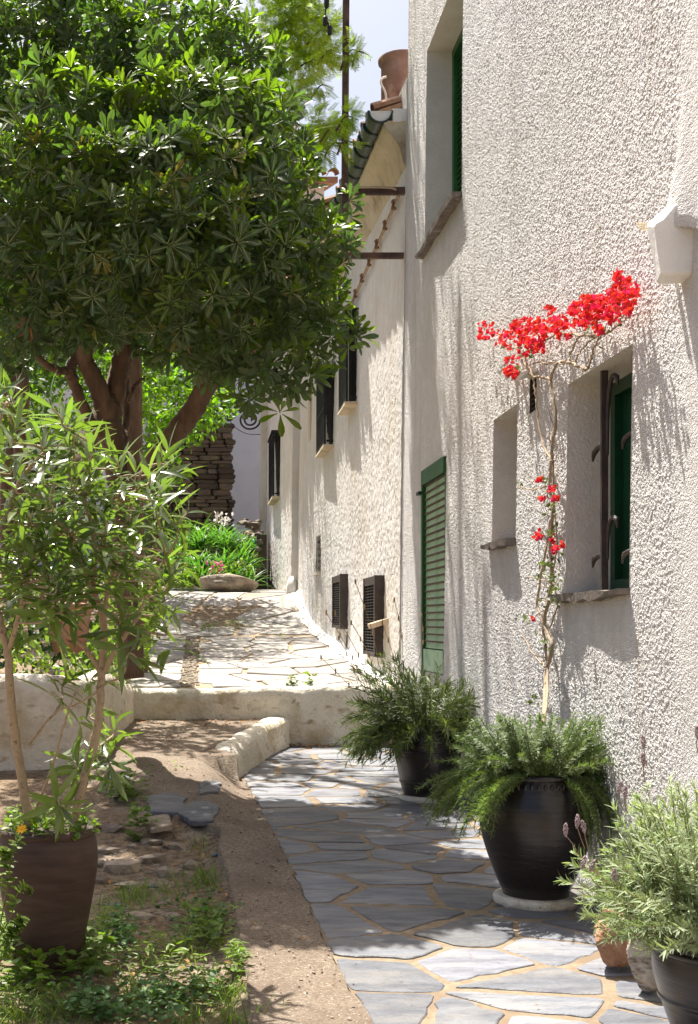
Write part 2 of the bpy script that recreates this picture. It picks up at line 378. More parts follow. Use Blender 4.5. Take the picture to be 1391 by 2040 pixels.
# ------------------------------------------------------------------ stone paving
def clip_poly(poly, n, d):
    out = []
    for i in range(len(poly)):
        a, b = poly[i], poly[(i+1) % len(poly)]; da, db = a @ n-d, b @ n-d
        if da <= 0: out.append(a)
        if da*db < 0: out.append(a+(b-a)*(da/(da-db)))
    return out
def cells(sites, bound, gap, ay):
    """irregular flags: Voronoi cells in stretched space, pulled apart by the joints"""
    S_ = np.array(sites); res = []
    for i, s in enumerate(S_):
        poly = [np.array(p) for p in bound(s)] if callable(bound) else [np.array(p) for p in bound]
        dv = (S_-s)*np.array((1, ay)); o = np.argsort((dv**2).sum(1))[1:15]
        for j in o:
            n = (S_[j]-s)*np.array((1, ay*ay)); ln = np.linalg.norm(n); n = n/ln
            mid = (S_[j]+s)/2; g = gap*(.5+.9*h2(np.array(min(i, j)), np.array(max(i, j)), 4))
            poly = clip_poly(poly, n, mid @ n-g/2)
            if len(poly) < 3: break
        if len(poly) >= 3: res.append(poly)
    return res
def area(p): return .5*abs(sum(p[i][0]*p[(i+1) % len(p)][1]-p[(i+1) % len(p)][0]*p[i][1] for i in range(len(p))))
def rough_outline(poly, step, jit):
    q = []
    for i in range(len(poly)):
        a, b = poly[i], poly[(i+1) % len(poly)]; L = np.linalg.norm(b-a)
        if L < .015: continue
        n = max(1, int(L/step)); c = min(.16, .018/max(L, .05))
        ts = np.linspace(c, 1-c, n+1)
        for t in ts: q.append(a+(b-a)*t+RNG.normal(0, jit, 2)*(0 if t in (ts[0], ts[-1]) else 1))
    return q
def flag(poly, zf, h, m, parent, name='slate', step=.07, jit=.007):
    q = rough_outline(poly, step, jit); n = len(q)
    if n < 3: return None
    c = sum(q)/n; V = []; tx, ty = RNG.normal(0, .004, 2)
    dz = RNG.uniform(-.0015, .0025)
    for (k, z) in ((1.0, -.02), (1.0, h*.55), (.985, h)):
        for p in q:
            e = c+(p-c)*k if k == 1 else p+(c-p)/max(.05, np.linalg.norm(c-p))*.006
            V.append((e[0], e[1], float(zf(e[0], e[1]))+z+dz+(tx*(p[0]-c[0])+ty*(p[1]-c[1]) if z > 0 else 0)))
    Fc = [(i, (i+1) % n, n+(i+1) % n, n+i) for i in range(n)]+[(n+i, n+(i+1) % n, 2*n+(i+1) % n, 2*n+i) for i in range(n)]+[tuple(2*n+i for i in range(n))]
    return put(name, V, Fc, m, parent)
def sites_in(x0, x1, y0, y1, dx, dy, jit, keep):
    out = []; r = 0; y = y0
    while y < y1:
        x = x0+(dx/2 if r % 2 else 0)
        while x < x1:
            p = (x+RNG.uniform(-jit, jit)*dx, y+RNG.uniform(-jit, jit)*dy)
            if keep(*p): out.append(p)
            x += dx*RNG.uniform(.75, 1.3)
        y += dy*RNG.uniform(.85, 1.15); r += 1
    return out
# lower court
ys = np.linspace(3.2, 12.19, 60); us = np.linspace(0, 1, 12); V = []
for y in ys:
    a = xs(y); 
    for u in us: x = a+(2.02-a)*u; V.append((x, y, zr(y)+.003*(fbm(np.array(x*9), np.array(y*9), 2))))
i = np.arange(len(V)).reshape(len(ys), len(us))
pav = tag(put('paving', V, np.stack([i[:-1, :-1], i[:-1, 1:], i[1:, 1:], i[1:, :-1]], -1).reshape(-1, 4), M['mortar'], smooth=True), kind='structure')
edge = [np.array((float(xs(y))+.01+.012*math.sin(y*7)+.008*math.sin(y*19), y)) for y in np.arange(3.3, 12.15, .3)]
st = sites_in(.2, 2.1, 3.2, 12.2, .43, .33, .46, lambda x, y: x > xs(y)+.02)
for poly in cells(st, [(0, 3.2), (1.985, 3.2), (1.985, 12.14), (0, 12.14)], .048, 1.15):
    out = []
    k = min(p[1] for p in poly), max(p[1] for p in poly)
    y0, y1 = k; a, b = np.array((float(xs(y0))+.008, y0)), np.array((float(xs(y1))+.008, y1))
    d = b-a; nrm = np.array((-d[1], d[0])); nrm /= np.linalg.norm(nrm)+1e-9
    poly = clip_poly(poly, nrm, a @ nrm)
    if len(poly) > 2 and area(poly) > .012: flag(poly, lambda x, y: zr(y), RNG.uniform(.005, .008), M['slate'], pav)
# upper path
ys = lines((12.2, 22, 70), (22, 28, 16)); us = np.linspace(0, 1, 12); V = []
def xpl(y): return np.interp(y, [12.2, 21.8, 24, 28], [-.72, -.66, -.6, -.3])
def xw2(y): return 1.98-.028*(y-12.2)
for y in ys:
    for u in us: x = xpl(y)+(xw2(y)+.05-xpl(y))*u; V.append((x, y, float(zt(y))+.012*(fbm(np.array(x*2), np.array(y*2), 6)-.5)))
i = np.arange(len(V)).reshape(len(ys), len(us))
upp = tag(put('path', V, np.stack([i[:-1, :-1], i[:-1, 1:], i[1:, 1:], i[1:, :-1]], -1).reshape(-1, 4), M['pale_mortar'], smooth=True), kind='structure')
def gut(y): return -.105+.02*(y-12.2)*0+(.0)*y      # stone gutter down the path
st = sites_in(-.7, 1.9, 12.3, 23.6, .52, .62, .36, lambda x, y: xpl(y)+.05 < x < xw2(y)-.1 and not (19.0 < y < 20.9 and x < .9))
for side in (0, 1):
    def bnd(s): return [(-.75, 12.19), (-.205, 12.19), (-.205, 18.0), (-.75, 18)] if (s[0] < -.13 and s[1] < 18) else ([(-.02, 12.19), (1.95, 12.19), (1.95, 18), (-.02, 18)] if s[1] < 18 else [(-.7, 18.02), (1.9, 18.02), (1.9, 25), (-.7, 25)])
for poly in cells(st, bnd, .05, .8):
    k = np.array(poly); hi = xw2(k[:, 1].mean())-.16
    poly = clip_poly(poly, np.array((1., 0.)), hi)
    if len(poly) > 2 and area(poly) > .012: flag(poly, lambda x, y: float(zt(y)), RNG.uniform(.012, .022), M['pale_slate'], upp, step=.2)
# white lime band where path meets wall
V, Fc = [], []
for k, y in enumerate(np.linspace(12.2, 21.7, 50)):
    j = .02*math.sin(y*5)+.015*math.sin(y*13)
    V += [(xw2(y)-.15+j, y, float(zt(y))+.016), (xw2(y)-.06, y, float(zt(y))+.032), (xw2(y)-.005, y, float(zt(y))+.09), (xw2(y)+.03, y, float(zt(y))+.14)]
    if k: Fc += [(4*k-4+m_, 4*k-3+m_, 4*k+1+m_, 4*k+m_) for m_ in range(3)]
put('lime_band', V, Fc, M['white'], upp, True)
# gutter of pebbles
vs, fs = [], []; n0 = 0
tp = [rock_mesh(.028, .02, .014, s, 1) for s in range(5)]
ps = []
for k in range(520):
    y = RNG.uniform(12.25, 18.0); x = -.113+RNG.uniform(-.085, .085); v, f = tp[k % 5]; a = RNG.uniform(0, 6)
    R = np.array([[math.cos(a), -math.sin(a), 0], [math.sin(a), math.cos(a), 0], [0, 0, 1]])
    ps.append((v @ R.T*RNG.uniform(.7, 1.5)+np.array((x, y, float(zt(y))+.006)), np.array(f)))
V, F = join(ps); tag(put('pebbles', V, F, M['stone'], upp), kind='stuff')

# coarse concrete beside the slates
def xl(y): return np.interp(y, [3, 4.3, 4.8, 6, 7.2, 7.7, 7.9, 8.2, 8.5, 9, 9.6, 12.2], [.17, .17, .175, .15, .10, .12, -.05, -.38, -.66, -.88, -.90, -.72])
ys = np.linspace(3.2, 12.18, 190); us = np.linspace(0, 1, 26); V = []
for y in ys:
    a = float(xl(y))+.05*(fbm(np.array(y*2.3), np.array(.5), 4)-.5)+.03*(fbm(np.array(y*9), np.array(2.5), 4)-.5); b = float(xs(y))-.006+.006*math.sin(y*17)
    if y > 9.8: b -= .05
    for u in us:
        x = a+(b-a)*u; z = float(zl(np.array(x), np.array(y)))+.016+(.024*(fbm(np.array(x*3), np.array(y*3), 12)-.5)+.016*(fbm(np.array(x*14), np.array(y*14), 15)-.5))*(1-u**6)
        if u == 0: z -= .14
        V.append((x, y, z))
i = np.arange(len(V)).reshape(len(ys), len(us))
con = tag(put('concrete_strip', V, np.stack([i[:-1, :-1], i[:-1, 1:], i[1:, 1:], i[1:, :-1]], -1).reshape(-1, 4), M['concrete'], smooth=True), kind='structure')
def zcon(x, y): return float(zl(np.array(float(x)), np.array(float(y))))+.016
for (pts) in ([(290,1590),(330,1582),(372,1590),(360,1622),(300,1618)], [(345,1612),(400,1598),(438,1606),(425,1640),(380,1640)], [(205,1545),(255,1540),(262,1555),(215,1562)], [(400,1562),(440,1560),(436,1582),(398,1585)], [(285,1632),(335,1625),(345,1648),(300,1655)]):
    q = [at_ground(x, y, lambda X, Y: zl(X, Y)+.016)[:2] for x, y in pts]
    flag(q, zcon, .012, M['slate'] if pts[0][1] < 1630 else M['stone'], con)

# ------------------------------------------------------------------ walls of the houses
def rough_wall(Ys, Zs, xf, holes, amp_f, ax='Y'):
    Yg, Zg = np.meshgrid(Ys, Zs); X = xf(Yg, Zg)-amp_f(Yg, Zg)
    V = np.stack([X, Yg, Zg], -1).reshape(-1, 3); a, b = len(Ys), len(Zs); i = np.arange(a*b).reshape(b, a)
    F = np.stack([i[:-1, :-1], i[1:, :-1], i[1:, 1:], i[:-1, 1:]], -1).reshape(-1, 4)
    yc = (Yg[:-1, :-1]+Yg[1:, 1:]).ravel()/2; zc = (Zg[:-1, :-1]+Zg[1:, 1:]).ravel()/2; keep = np.ones(len(F), bool)
    for (y0, y1, z0, z1) in holes: keep &= ~((yc > y0) & (yc < y1) & (zc > z0) & (zc < z1))
    F = F[keep]; used = np.zeros(len(V), bool); used[F.ravel()] = True; mp = np.cumsum(used)-1
    return V[used], mp[F]
def snap(L, vals):
    L = np.array(L)
    for v in vals: L[np.argmin(np.abs(L-v))] = v
    return L
def x1(Y, Z): return 1.98+.012*(np.asarray(Z)-1.6)+.016*(fbm(np.asarray(Y)*.5, np.asarray(Z)*.5, 21, 2)-.375)*2
HOLES1 = dict(upper=(9.55, 11.12, 4.93, 6.74), small=(7.73, 8.37, 2.13, 2.97), big=(5.684, 6.67, 1.755, 2.885), shutter=(10.04, 11.07, 1.17, 2.955), slot=(7.30, 7.44, 2.86, 3.06))
house = thing('house', 'near house with coarse white roughcast wall and three deep windows', 'house', (2.0, 8.4, 0))
def amp1(Yg, Zg):
    d, hv = worley(Yg/.0135, Zg/.0135, 3); g = np.sqrt(np.clip(1-d*d*2.6, 0, 1))*(.3+.7*hv)*(hv > .28)
    d2, hv2 = worley(Yg/.019+3, Zg/.02, 13); g2 = np.clip(1-d2*d2*1.7, 0, 1)*(hv2 > .5)
    sm = ss(4.95, 5.25, Yg+.10*(fbm(Yg*6, Zg*2.5, 5)-.5)+.25*np.clip(Zg-3.5, 0, .9)*0)
    zt0 = 3.20+.06*np.sin(Yg*9); t = np.clip((Zg-zt0)/.6, 0, 1); wd = .10*(1-t)**1.2+.02
    sme = np.exp(-((Yg-5.06-.06*t)/wd)**2)*np.where(Zg > zt0-.05, (1-t)**1.6, 0)*.09
    sme = sme*(1+.5*(fbm(Yg*14, Zg*9, 61)-.5))
    return (.0032*g+.0020*g2)*(.3+.7*sm)*(1-.6*np.clip(sme*20, 0, 1))+.004*fbm(Yg*6, Zg*6, 31)+sme
hy = [v for h in HOLES1.values() for v in h[:2]]; hz = [v for h in HOLES1.values() for v in h[2:]]; pp = []
for (ya, yb, dy, za, zb_, dz) in ((4.72, 8.0, .00125, 0., 6.0, .0075), (8.0, 12.2, .00125, .15, 8.4, .0105)):
    Y = [ya]
    while Y[-1] < yb: Y.append(Y[-1]*(1+dy))
    Y[-1] = yb; n = int((zb_-za)/dz)
    Y = snap(Y, [v for v in hy if ya < v < yb]); Z = snap(np.linspace(za, zb_, n), hz); pp.append(rough_wall(Y, Z, x1, HOLES1.values(), amp1))
pp.append(rough_wall(np.linspace(4.72, 8, 40), np.linspace(6, 8.4, 40), x1, [], amp1))
V, F = join(pp); put('roughcast_wall', V, F, M['roughcast'], house)
m_ = MB()      # rest of the body of the house
m_.hexa([(x1(-3., z)+(0 if s == 0 else 4.2), y, z) for s in (0, 1) for y in (-3, 4.73) for z in (-.3, 8.4)])
m_.hexa([(x1(8., z)+(.45 if s == 0 else 4.2), y, z) for s in (0, 1) for y in (4.735, 12.2) for z in (-.3, 8.4)])
m_.box((4.1, 4.6, 8.45), (4.25, 15.3, .12)); m_.hexa([(float(x1(12.2, z))+s, y, z) for s in (.003, .5) for y in (12.15, 12.199) for z in np.array((-.2, 8.4))]); m_.put('wall_body', M['roughcast'], house)
def reveal_box(hole, xf, depth, m, parent, back=None, bm=None, taper=0):
    y0, y1, z0, z1 = hole; q = MB()
    def X(y, z): return float(xf(y, z))-.006
    n = 6
    def sheet(f):
        V = [f(a/n, b/n) for a in range(n+1) for b in range(n+1)]
        q.add(V, [(a*(n+1)+b, a*(n+1)+b+1, (a+1)*(n+1)+b+1, (a+1)*(n+1)+b) for a in range(n) for b in range(n)])
    sheet(lambda a, b: (X(y1, z0+(z1-z0)*b)+(depth+.006)*a, y1, z0+(z1-z0)*b))
    sheet(lambda a, b: (X(y0, z0+(z1-z0)*b)+(depth+.006)*a, y0, z0+(z1-z0)*b))
    sheet(lambda a, b: (X(y0+(y1-y0)*b, z1)+depth*a, y0+(y1-y0)*b, z1))
    sheet(lambda a, b: (X(y0+(y1-y0)*b, z0)+depth*a, y0+(y1-y0)*b, z0))
    r = q.put('reveal', m, parent)
    xb = X(y0, z0)+depth
    if back: MB().box((xb+.03, (y0+y1)/2, (z0+z1)/2), (.02, y1-y0, z1-z0)).put('pane', bm or M['dark'], parent)
    return xb
def slab(y0, y1, z, proj, th, m, parent, xf=x1, depth=.1, seed=0):
    r = np.random.default_rng(seed+40); n = 9; V = []; t = np.linspace(0, 1, n)
    for a in t:
        y = y0+(y1-y0)*a; x = float(xf(y, z)); e = proj*(.78+.4*r.random())
        for (xx, zz) in ((x+depth, z+.006), (x-e, z+.003*r.normal()), (x-e*.93, z-th*(.5+.7*r.random())), (x+depth, z-th)): V.append((xx, y, zz))
    F = [(4*k+i, 4*k+(i+1) % 4, 4*k+4+(i+1) % 4, 4*k+4+i) for k in range(n-1) for i in range(4)]+[(0, 1, 2, 3), (4*n-1, 4*n-2, 4*n-3, 4*n-4)]
    return put('sill', V, F, m, parent)
sillm = mat('slate_sill', (.13,.11,.10), (.25,.21,.18), 14, .8, .8, 40, c3=(.4,.36,.32), s3=8, t3=(.6,.72))
for key, lab in (('upper', 'tall upper window with green shutter deep in its opening'), ('small', 'narrow blank window with dark slate sill'), ('big', 'window with wrought iron leaf bars and green casement')):
    h = HOLES1[key]; y0, y1, z0, z1 = h
    d = {'upper': .27, 'small': .3, 'big': .265}[key]
    wn = bpy.data.objects.new('window', None); _reg(wn, house, ((x1(y0, z0)), (y0+y1)/2, z0)); wn['label'] = lab
    xb = reveal_box(h, x1, d, M['reveal'], wn, True, M['dark'] if key == 'small' else M['deepgreen'])
    if key != 'small':
        gm = M['deepgreen'] if key == 'big' else M['green']
        f = MB(); fw = .07
        for yy in (y0+fw/2, y1-fw/2, (y0+y1)/2): f.box((xb-.0, yy, (z0+z1)/2), (.05, fw, z1-z0-.004))
        for zz in (z0+fw/2+.003, z1-fw/2-.003): f.box((xb-.004, (y0+y1)/2, zz), (.044, y1-y0-.006, fw))
        if key == 'upper':
            for zz in np.arange(z0+.1, z1-.08, .055): f.box((xb+.012, (y0+y1)/2, zz), (.01, y1-y0-.02, .04), Matrix.Rotation(.5, 3, 'Y'))
        f.put('window_frame', gm, wn)
    pj = {'upper': .085, 'small': .07, 'big': .06}[key]
    slab(y0-.01 if key != 'big' else y0-.0, y1+.10 if key != 'big' else y1+.12, z0, pj, .045, sillm, wn, depth=.12 if key != 'big' else .25, seed=len(key))
    if key == 'big':
        for yb in (6.30, 5.84):
            xx = float(x1(yb, 2.3))+.075
            bar = MB().box((xx, yb, (z0+z1)/2+.002), (.034, .022, z1-z0-.008)).put('bar', M['iron'], wn)
            for (zs, ze, sgn) in ((1.78, 1.94, 1), (1.92, 2.12, -1), (2.1, 2.50, 1), (2.45, 2.83, -1)):
                c = spline([(xx+.012, yb+sgn*.012, zs), (xx+.012, yb+sgn*.022, (zs+ze*2)/3), (xx+.012, yb+sgn*.075, ze), (xx+.012, yb+sgn*(.15 if sgn < 0 else .19), ze-.006), (xx+.012, yb+sgn*(.165 if sgn < 0 else .225), ze-.05)], 6)
                MB().tube(c, [.008, .011, .012, .015, .005], 6).put('scroll', M['iron'], bar, True)
# narrow air slot with a little hood
h = HOLES1['slot']; sn = bpy.data.objects.new('air_slot', None); _reg(sn, house, (1.98, 7.37, 2.86)); sn['label'] = 'small dark air slot under a tile hood beside the climbing stems'
reveal_box(h, x1, .08, M['vent'], sn, True)
MB().box((1.955+.01, 7.37, 3.085), (.12, .2, .018), Matrix.Rotation(-.25, 3, 'Y')).put('hood', M['white'], sn)
bars = MB()
for zz in np.arange(2.88, 3.05, .03): bars.box((2.0, 7.37, zz), (.02, .13, .008))
bars.put('louvre', M['black'], sn)
# louvred shutter
h = HOLES1['shutter']; y0, y1, z0, z1 = h
sh = bpy.data.objects.new('shutter', None); _reg(sh, house, (1.98, (y0+y1)/2, z0)); sh['label'] = 'green louvred shutter with pale green slats'
MB().box((float(x1(y0, 2))+.09, (y0+y1)/2, (z0+z1)/2), (.02, y1-y0, z1-z0)).put('backing', M['deepgreen'], sh)
fx = float(x1(y0, 2))+.012
MB().box((fx, y1-.035, (z0+z1)/2), (.056, .07, z1-z0-.004)).put('stile', M['green'], sh); MB().box((fx+.02, y0+.03, (z0+z1)/2), (.05, .06, z1-z0-.004)).put('stile', M['green'], sh)
MB().box((fx-.002, (y0+y1)/2, z1-.067), (.050, y1-y0-.01, .13)).put('top_rail', M['green'], sh); MB().box((fx+.004, (y0+y1)/2, z0+.10), (.046, y1-y0-.14, .19)).put('bottom_rail', M['palegreen'], sh)
MB().box((fx-.035, y1-.0, z1-.2), (.05, .12, .03)).put('hinge', M['deepgreen'], sh)
sc_ = np.array((fx+.010, (y0+y1)/2+.003, z0+.235)); q = MB().box(sc_, (.060, y1-y0-.14, .007), Matrix.Rotation(-1.48, 3, 'Y')); base = q.put('slat', M['palegreen'], sh, loc=sc_)
lp_ = sc_+np.array((-.008, 0, .030)); nose = MB().box(lp_, (.018, y1-y0-.14, .014)).put('slat_lip', M['rust'], base, loc=lp_)
for k in range(1, 100):
    zz = z0+.235+.0625*k
    if zz > z1-.15: break
    o = base.copy(); _reg(o, sh, (fx+.010, (y0+y1)/2+.003, zz)); p = nose.copy(); _reg(p, o, ORG[o.name]+np.array((-.008, 0, .030)))
# plastered water spout
def pxy(px, py, Yd): return P(px, py, Yd)
sp = bpy.data.objects.new('water_spout', None); _reg(sp, house, P(1340, 545, 5.1)); sp['label'] = 'white plastered spout box standing out of the wall'
fr = [(1318,548),(1380,545),(1396,430),(1400,400),(1392,392),(1345,408),(1322,436),(1304,446)]
bk = [(1330,552),(1400,550),(1412,430),(1425,380),(1400,360),(1362,380),(1330,408),(1308,428)]
V = [P(x, y, 5.0) for x, y in fr]+[P(400+(x-400)*5.0/5.12, 1240+(y-1240)*5.0/5.12, 5.12) for x, y in bk]; n = len(fr)
V = [np.array(v) for v in V]
Fc = [tuple(range(n))[::-1], tuple(range(n, 2*n))]+[(i, (i+1) % n, n+(i+1) % n, n+i) for i in range(n)]
o = put('spout_box', V, Fc, M['white'], sp)
bv = o.modifiers.new('bevel', 'BEVEL'); bv.width = .012; bv.segments = 2
tl = MB(); aa = np.linspace(math.pi*.5, math.pi*1.5, 9); c0 = P(1300, 455, 5.25)
V = []; 
for xx in (-.05, .12):
    for rr in (.062, .05):
        for a in aa: V.append((c0[0]+xx, c0[1]+math.sin(a-math.pi/2)*rr*1.0, c0[2]-.01+math.cos(a-math.pi)*rr*.9))
k = len(aa); Fc = []
for i in range(k-1): Fc += [(i, i+1, 2*k+i+1, 2*k+i), (k+i, 3*k+i, 3*k+i+1, k+i+1), (i, k+i, k+i+1, i+1)]
put('spout_tile', V, Fc, M['cove'], sp)

# second house, up the path
house2 = thing('house', 'long plastered house up the path with green glazed gutter', 'house', (2.0, 17, .9))
def x2(Y, Z): return 1.98-.028*(np.asarray(Y)-12.2)+.012*(np.asarray(Z)-1.6)+.03*(fbm(np.asarray(Y)*.6, np.asarray(Z)*.5, 23, 2)-.375)
H2 = [(13.06, 14.14, 1.24, 2.10), (15.75, 16.9, 1.53, 2.22), (18.5, 19.1, 2.36, 2.92)]
Yw = snap(lines((12.203, 12.206, 1), (12.206, 16, 190), (16, 21.8, 190)), [v for h in H2 for v in h[:2]]); Zw = snap(np.arange(.6, 7.0, .019), [v for h in H2 for v in h[2:]])
def amp2(Yg, Zg):
    d, hv = worley(Yg/.036, Zg/.055, 33); g = np.clip(1-d*d*1.5, 0, 1)*hv
    return np.where(Yg < 12.2045, -.3, (.0065*g+.007*fbm(Yg*9, Zg*5, 41))*(.45+.75*ss(5.4, 3.4, Zg))+.012*fbm(Yg*2, Zg*2, 44))
V, F = rough_wall(Yw, Zw, x2, H2, amp2)
put('plaster_wall', V, F, M['plaster'], house2)
m_ = MB(); m_.hexa([(float(x2(y, z))+(.3 if s == 0 else 4), y, z) for s in (0, 1) for y in (12.21, 21.85) for z in (.4, 6.9)])
m_.put('wall_body', M['plaster'], house2)
# vents with projecting metal frames
def vent(h, n, fr):
    y0, y1, z0, z1 = h; v = bpy.data.objects.new('vent', None); _reg(v, house2, (x2(y0, z0), (y0+y1)/2, z0))
    xx = float(x2((y0+y1)/2, (z0+z1)/2)); pr = .075
    f = MB()
    f.box((xx-pr/2+.01, y0+.035, (z0+z1)/2), (pr+.06, .07, z1-z0)); f.box((xx-pr/2+.02, y1-.02, (z0+z1)/2), (pr+.04, .04, z1-z0))
    f.box((xx-pr/2+.022, (y0+y1)/2, z1-.045), (pr+.03, y1-y0-.12, .09)); f.box((xx-pr/2+.022, (y0+y1)/2, z0+.02), (pr+.03, y1-y0-.12, .04))
    f.put('frame', M['vent'], v)
    MB().box((xx+.06, (y0+y1)/2, (z0+z1)/2), (.02, y1-y0, z1-z0)).put('backing', M['dark'], v)
    first = None
    for k in range(n):
        zz = z0+.06+(z1-.12-z0-.06)*k/(n-1)
        if first is None: first = MB().box((xx-pr+.03, (y0+y1)/2, zz), (.03, y1-y0-.12, .012)).put('grille_bar', M['black'], v, loc=(xx-pr+.03, (y0+y1)/2, zz))
        else: o = first.copy(); _reg(o, v, (xx-pr+.03, (y0+y1)/2, zz))
    w_ = MB()
    for yy in np.linspace(y0+.1, y1-.08, 5): w_.box((xx-pr+.046, yy, (z0+z1)/2), (.006, .008, z1-z0-.1))
    w_.put('grille_wire', M['rope'], v)
    MB().box((xx-.01, (y0+y1)/2, z0-.05), (.05, y1-y0+.06, .07)).put('sill', M['limewash'], v)
    return v
vent(H2[0], 22, .07)['label'] = 'nearer dark metal vent, half hidden by the wooden post'
vent(H2[1], 18, .07)['label'] = 'farther dark metal vent with grey plaster patch below'
h = H2[2]; y0, y1, z0, z1 = h; mt = bpy.data.objects.new('slot_window', None); _reg(mt, house2, (1.8, 18.8, 2.36))
reveal_box(h, x2, .12, M['plaster'], mt, True, M['plaster'])
q = MB()
for zz in np.linspace(z0+.08, z1-.08, 5): q.box((float(x2(18.8, zz))+.02, 18.8, zz), (.03, .62, .03))
q.put('bar', M['vent'], mt); MB().box((float(x2(18.8, z0))-.02, 18.8, z0-.02), (.08, .7, .04)).put('sill', M['limewash'], mt)
MB().box((float(x2(16.2, 1.4))-.025, 16.0, 1.38), (.03, .5, .26), jit=.01).put('plaster_patch', mat('grey_patch', (.46,.44,.41), (.54,.52,.49), 6, .9), house2)
# grilled windows: a cage of iron bars on a sill slab
def caged(parent, xf, ya, yb, z0, z1, hood=False, lab=None):
    xx = float(xf(ya, z0)); g = bpy.data.objects.new('window', None); _reg(g, parent, (xx, (ya+yb)/2, z0))
    if lab: g['label'] = lab
    pr = .13
    MB().box((xx+.005, (ya+yb)/2, (z0+z1)/2), (.06, yb-ya-.1, z1-z0)).put('pane', M['dark'], g)
    c = MB()
    n = 11
    for k in range(n): c.box((xx-pr, ya+(yb-ya)*k/(n-1), (z0+z1)/2), (.03, .035, z1-z0-.002))
    for zz in (z0+.03, (z0+z1)/2, z1-.03): c.box((xx-pr-.002, (ya+yb)/2, zz), (.022, yb-ya, .03))
    for yy in (ya+.01, yb-.01):
        for zz in (z0+.05, z1-.05): c.box((xx-pr/2+.02, yy, zz), (pr-.01, .02, .03))
    c.put('grille', M['black'], g)
    MB().box((xx-pr/2, (ya+yb)/2-.04, z0-.03), (pr+.06, yb-ya+.1, .035), jit=.006).put('sill', M['cove'], g)
    if hood: MB().box((xx-pr/2, (ya+yb)/2, z1+.03), (pr+.08, yb-ya+.1, .03)).put('hood', M['black'], g)
    return g
def yat(px, dx=0): return (1.98+.028*12.2-dx)/((px-CX)/F_+.028)
ya = yat(692, .1); yb = yat(675, .1); caged(house2, x2, ya, yb, EYE+(CY-800)/F_*ya, EYE+(CY-622)/F_*ya, True, 'grilled window nearest the corner, partly behind tree leaves')
ya = yat(648, .1); yb = yat(629, .1); caged(house2, x2, ya, yb, EYE+(CY-885)/F_*ya, EYE+(CY-735)/F_*ya, True, 'tall grilled window in the middle of the wall')
ya = yat(617, 0); yb = yat(612.5, 0); zz = EYE+(CY-875)/F_*ya; 
MB().box((float(x2(ya, 4))+.02, (ya+yb)/2, zz+.5), (.07, yb-ya, 1.0)).put('niche', M['cove'], house2)
# cornice cove, gutter and roof
cp = [(.02, 6.05), (-.03, 6.15), (-.07, 6.3), (-.15, 6.43), (-.23, 6.5), (-.23, 6.56), (.1, 6.56)]
def sweep(prof, y0, y1, n, xf, name, m, parent, smooth=True, wob=0):
    V = []; k = len(prof)
    for y in np.linspace(y0, y1, n):
        x = float(xf(y, 6.3))
        for (dx, z) in prof: V.append((x+dx+RNG.normal(0, wob), y, z+RNG.normal(0, wob)))
    F = [(i*k+j, i*k+(j+1) % k, (i+1)*k+(j+1) % k, (i+1)*k+j) for i in range(n-1) for j in range(k)]
    F += [tuple(range(k)), tuple((n-1)*k+j for j in range(k))[::-1]]
    return put(name, V, F, m, parent, smooth)
sweep(cp, 12.21, 15.2, 40, x2, 'cornice', M['cove'], house2, wob=.003)
def gutter(yc, L, xx, zc, r, parent, m):
    V = []; k = 13; aa = np.linspace(math.pi, 2*math.pi, k)
    for (y, rr) in ((yc-L/2, r), (yc-L/2+.02, r*1.04), (yc+L/2, r*.92)):
        for q in (rr, rr-.018):
            for a in aa: V.append((xx+q*math.cos(a), y, zc+q*math.sin(a)))
    F = []
    for s in range(2):
        for i in range(k-1):
            a = s*2*k+i; F += [(a, a+1, a+2*k+1, a+2*k), (a+k, a+3*k, a+3*k+1, a+k+1)]
    for i in range(k-1): F += [(i, k+i, k+i+1, i+1)]
    return put('gutter_section', V, F, m, parent, True)
for k in range(10):
    y = 12.37+.31*k; gutter(y, .34, float(x2(y, 6.5))-.26, 6.66, .125, house2, M['gutterglaze'])
V = [(float(x2(12.2, 6.5))-.26+.118*math.cos(a), yy, 6.66+.118*math.sin(a)) for yy in (12.215, 12.24) for a in np.linspace(math.pi, 2*math.pi, 13)]
put('gutter_end', V, [tuple(range(13)), tuple(range(13, 26))[::-1]]+[(i, (i+1) % 13, 13+(i+1) % 13, 13+i) for i in range(13)], M['white'], house2)
MB().box((float(x2(12.2, 6.5))-.065, 12.25, 6.62), (.15, .08, .13), jit=.008).put('gutter_stop', M['white'], house2)
def tile_mesh(L=.45, r=.1):
    V = []; k = 7; aa = np.linspace(0, math.pi, k)
    for (x, rr) in ((0, r), (L, r*.8)):
        for q in (rr, rr-.014):
            for a in aa: V.append((x, q*math.cos(a), q*math.sin(a)))
    F = []
    for i in range(k-1): F += [(i, 2*k+i, 2*k+i+1, i+1), (k+i, k+i+1, 3*k+i+1, 3*k+i), (i, i+1, k+i+1, k+i), (2*k+i, 3*k+i, 3*k+i+1, 2*k+i+1)]
    return npmesh(np.array(V), np.array(F), M['terracotta'])
TM = tile_mesh(); TM2 = tile_mesh(.45, .105)
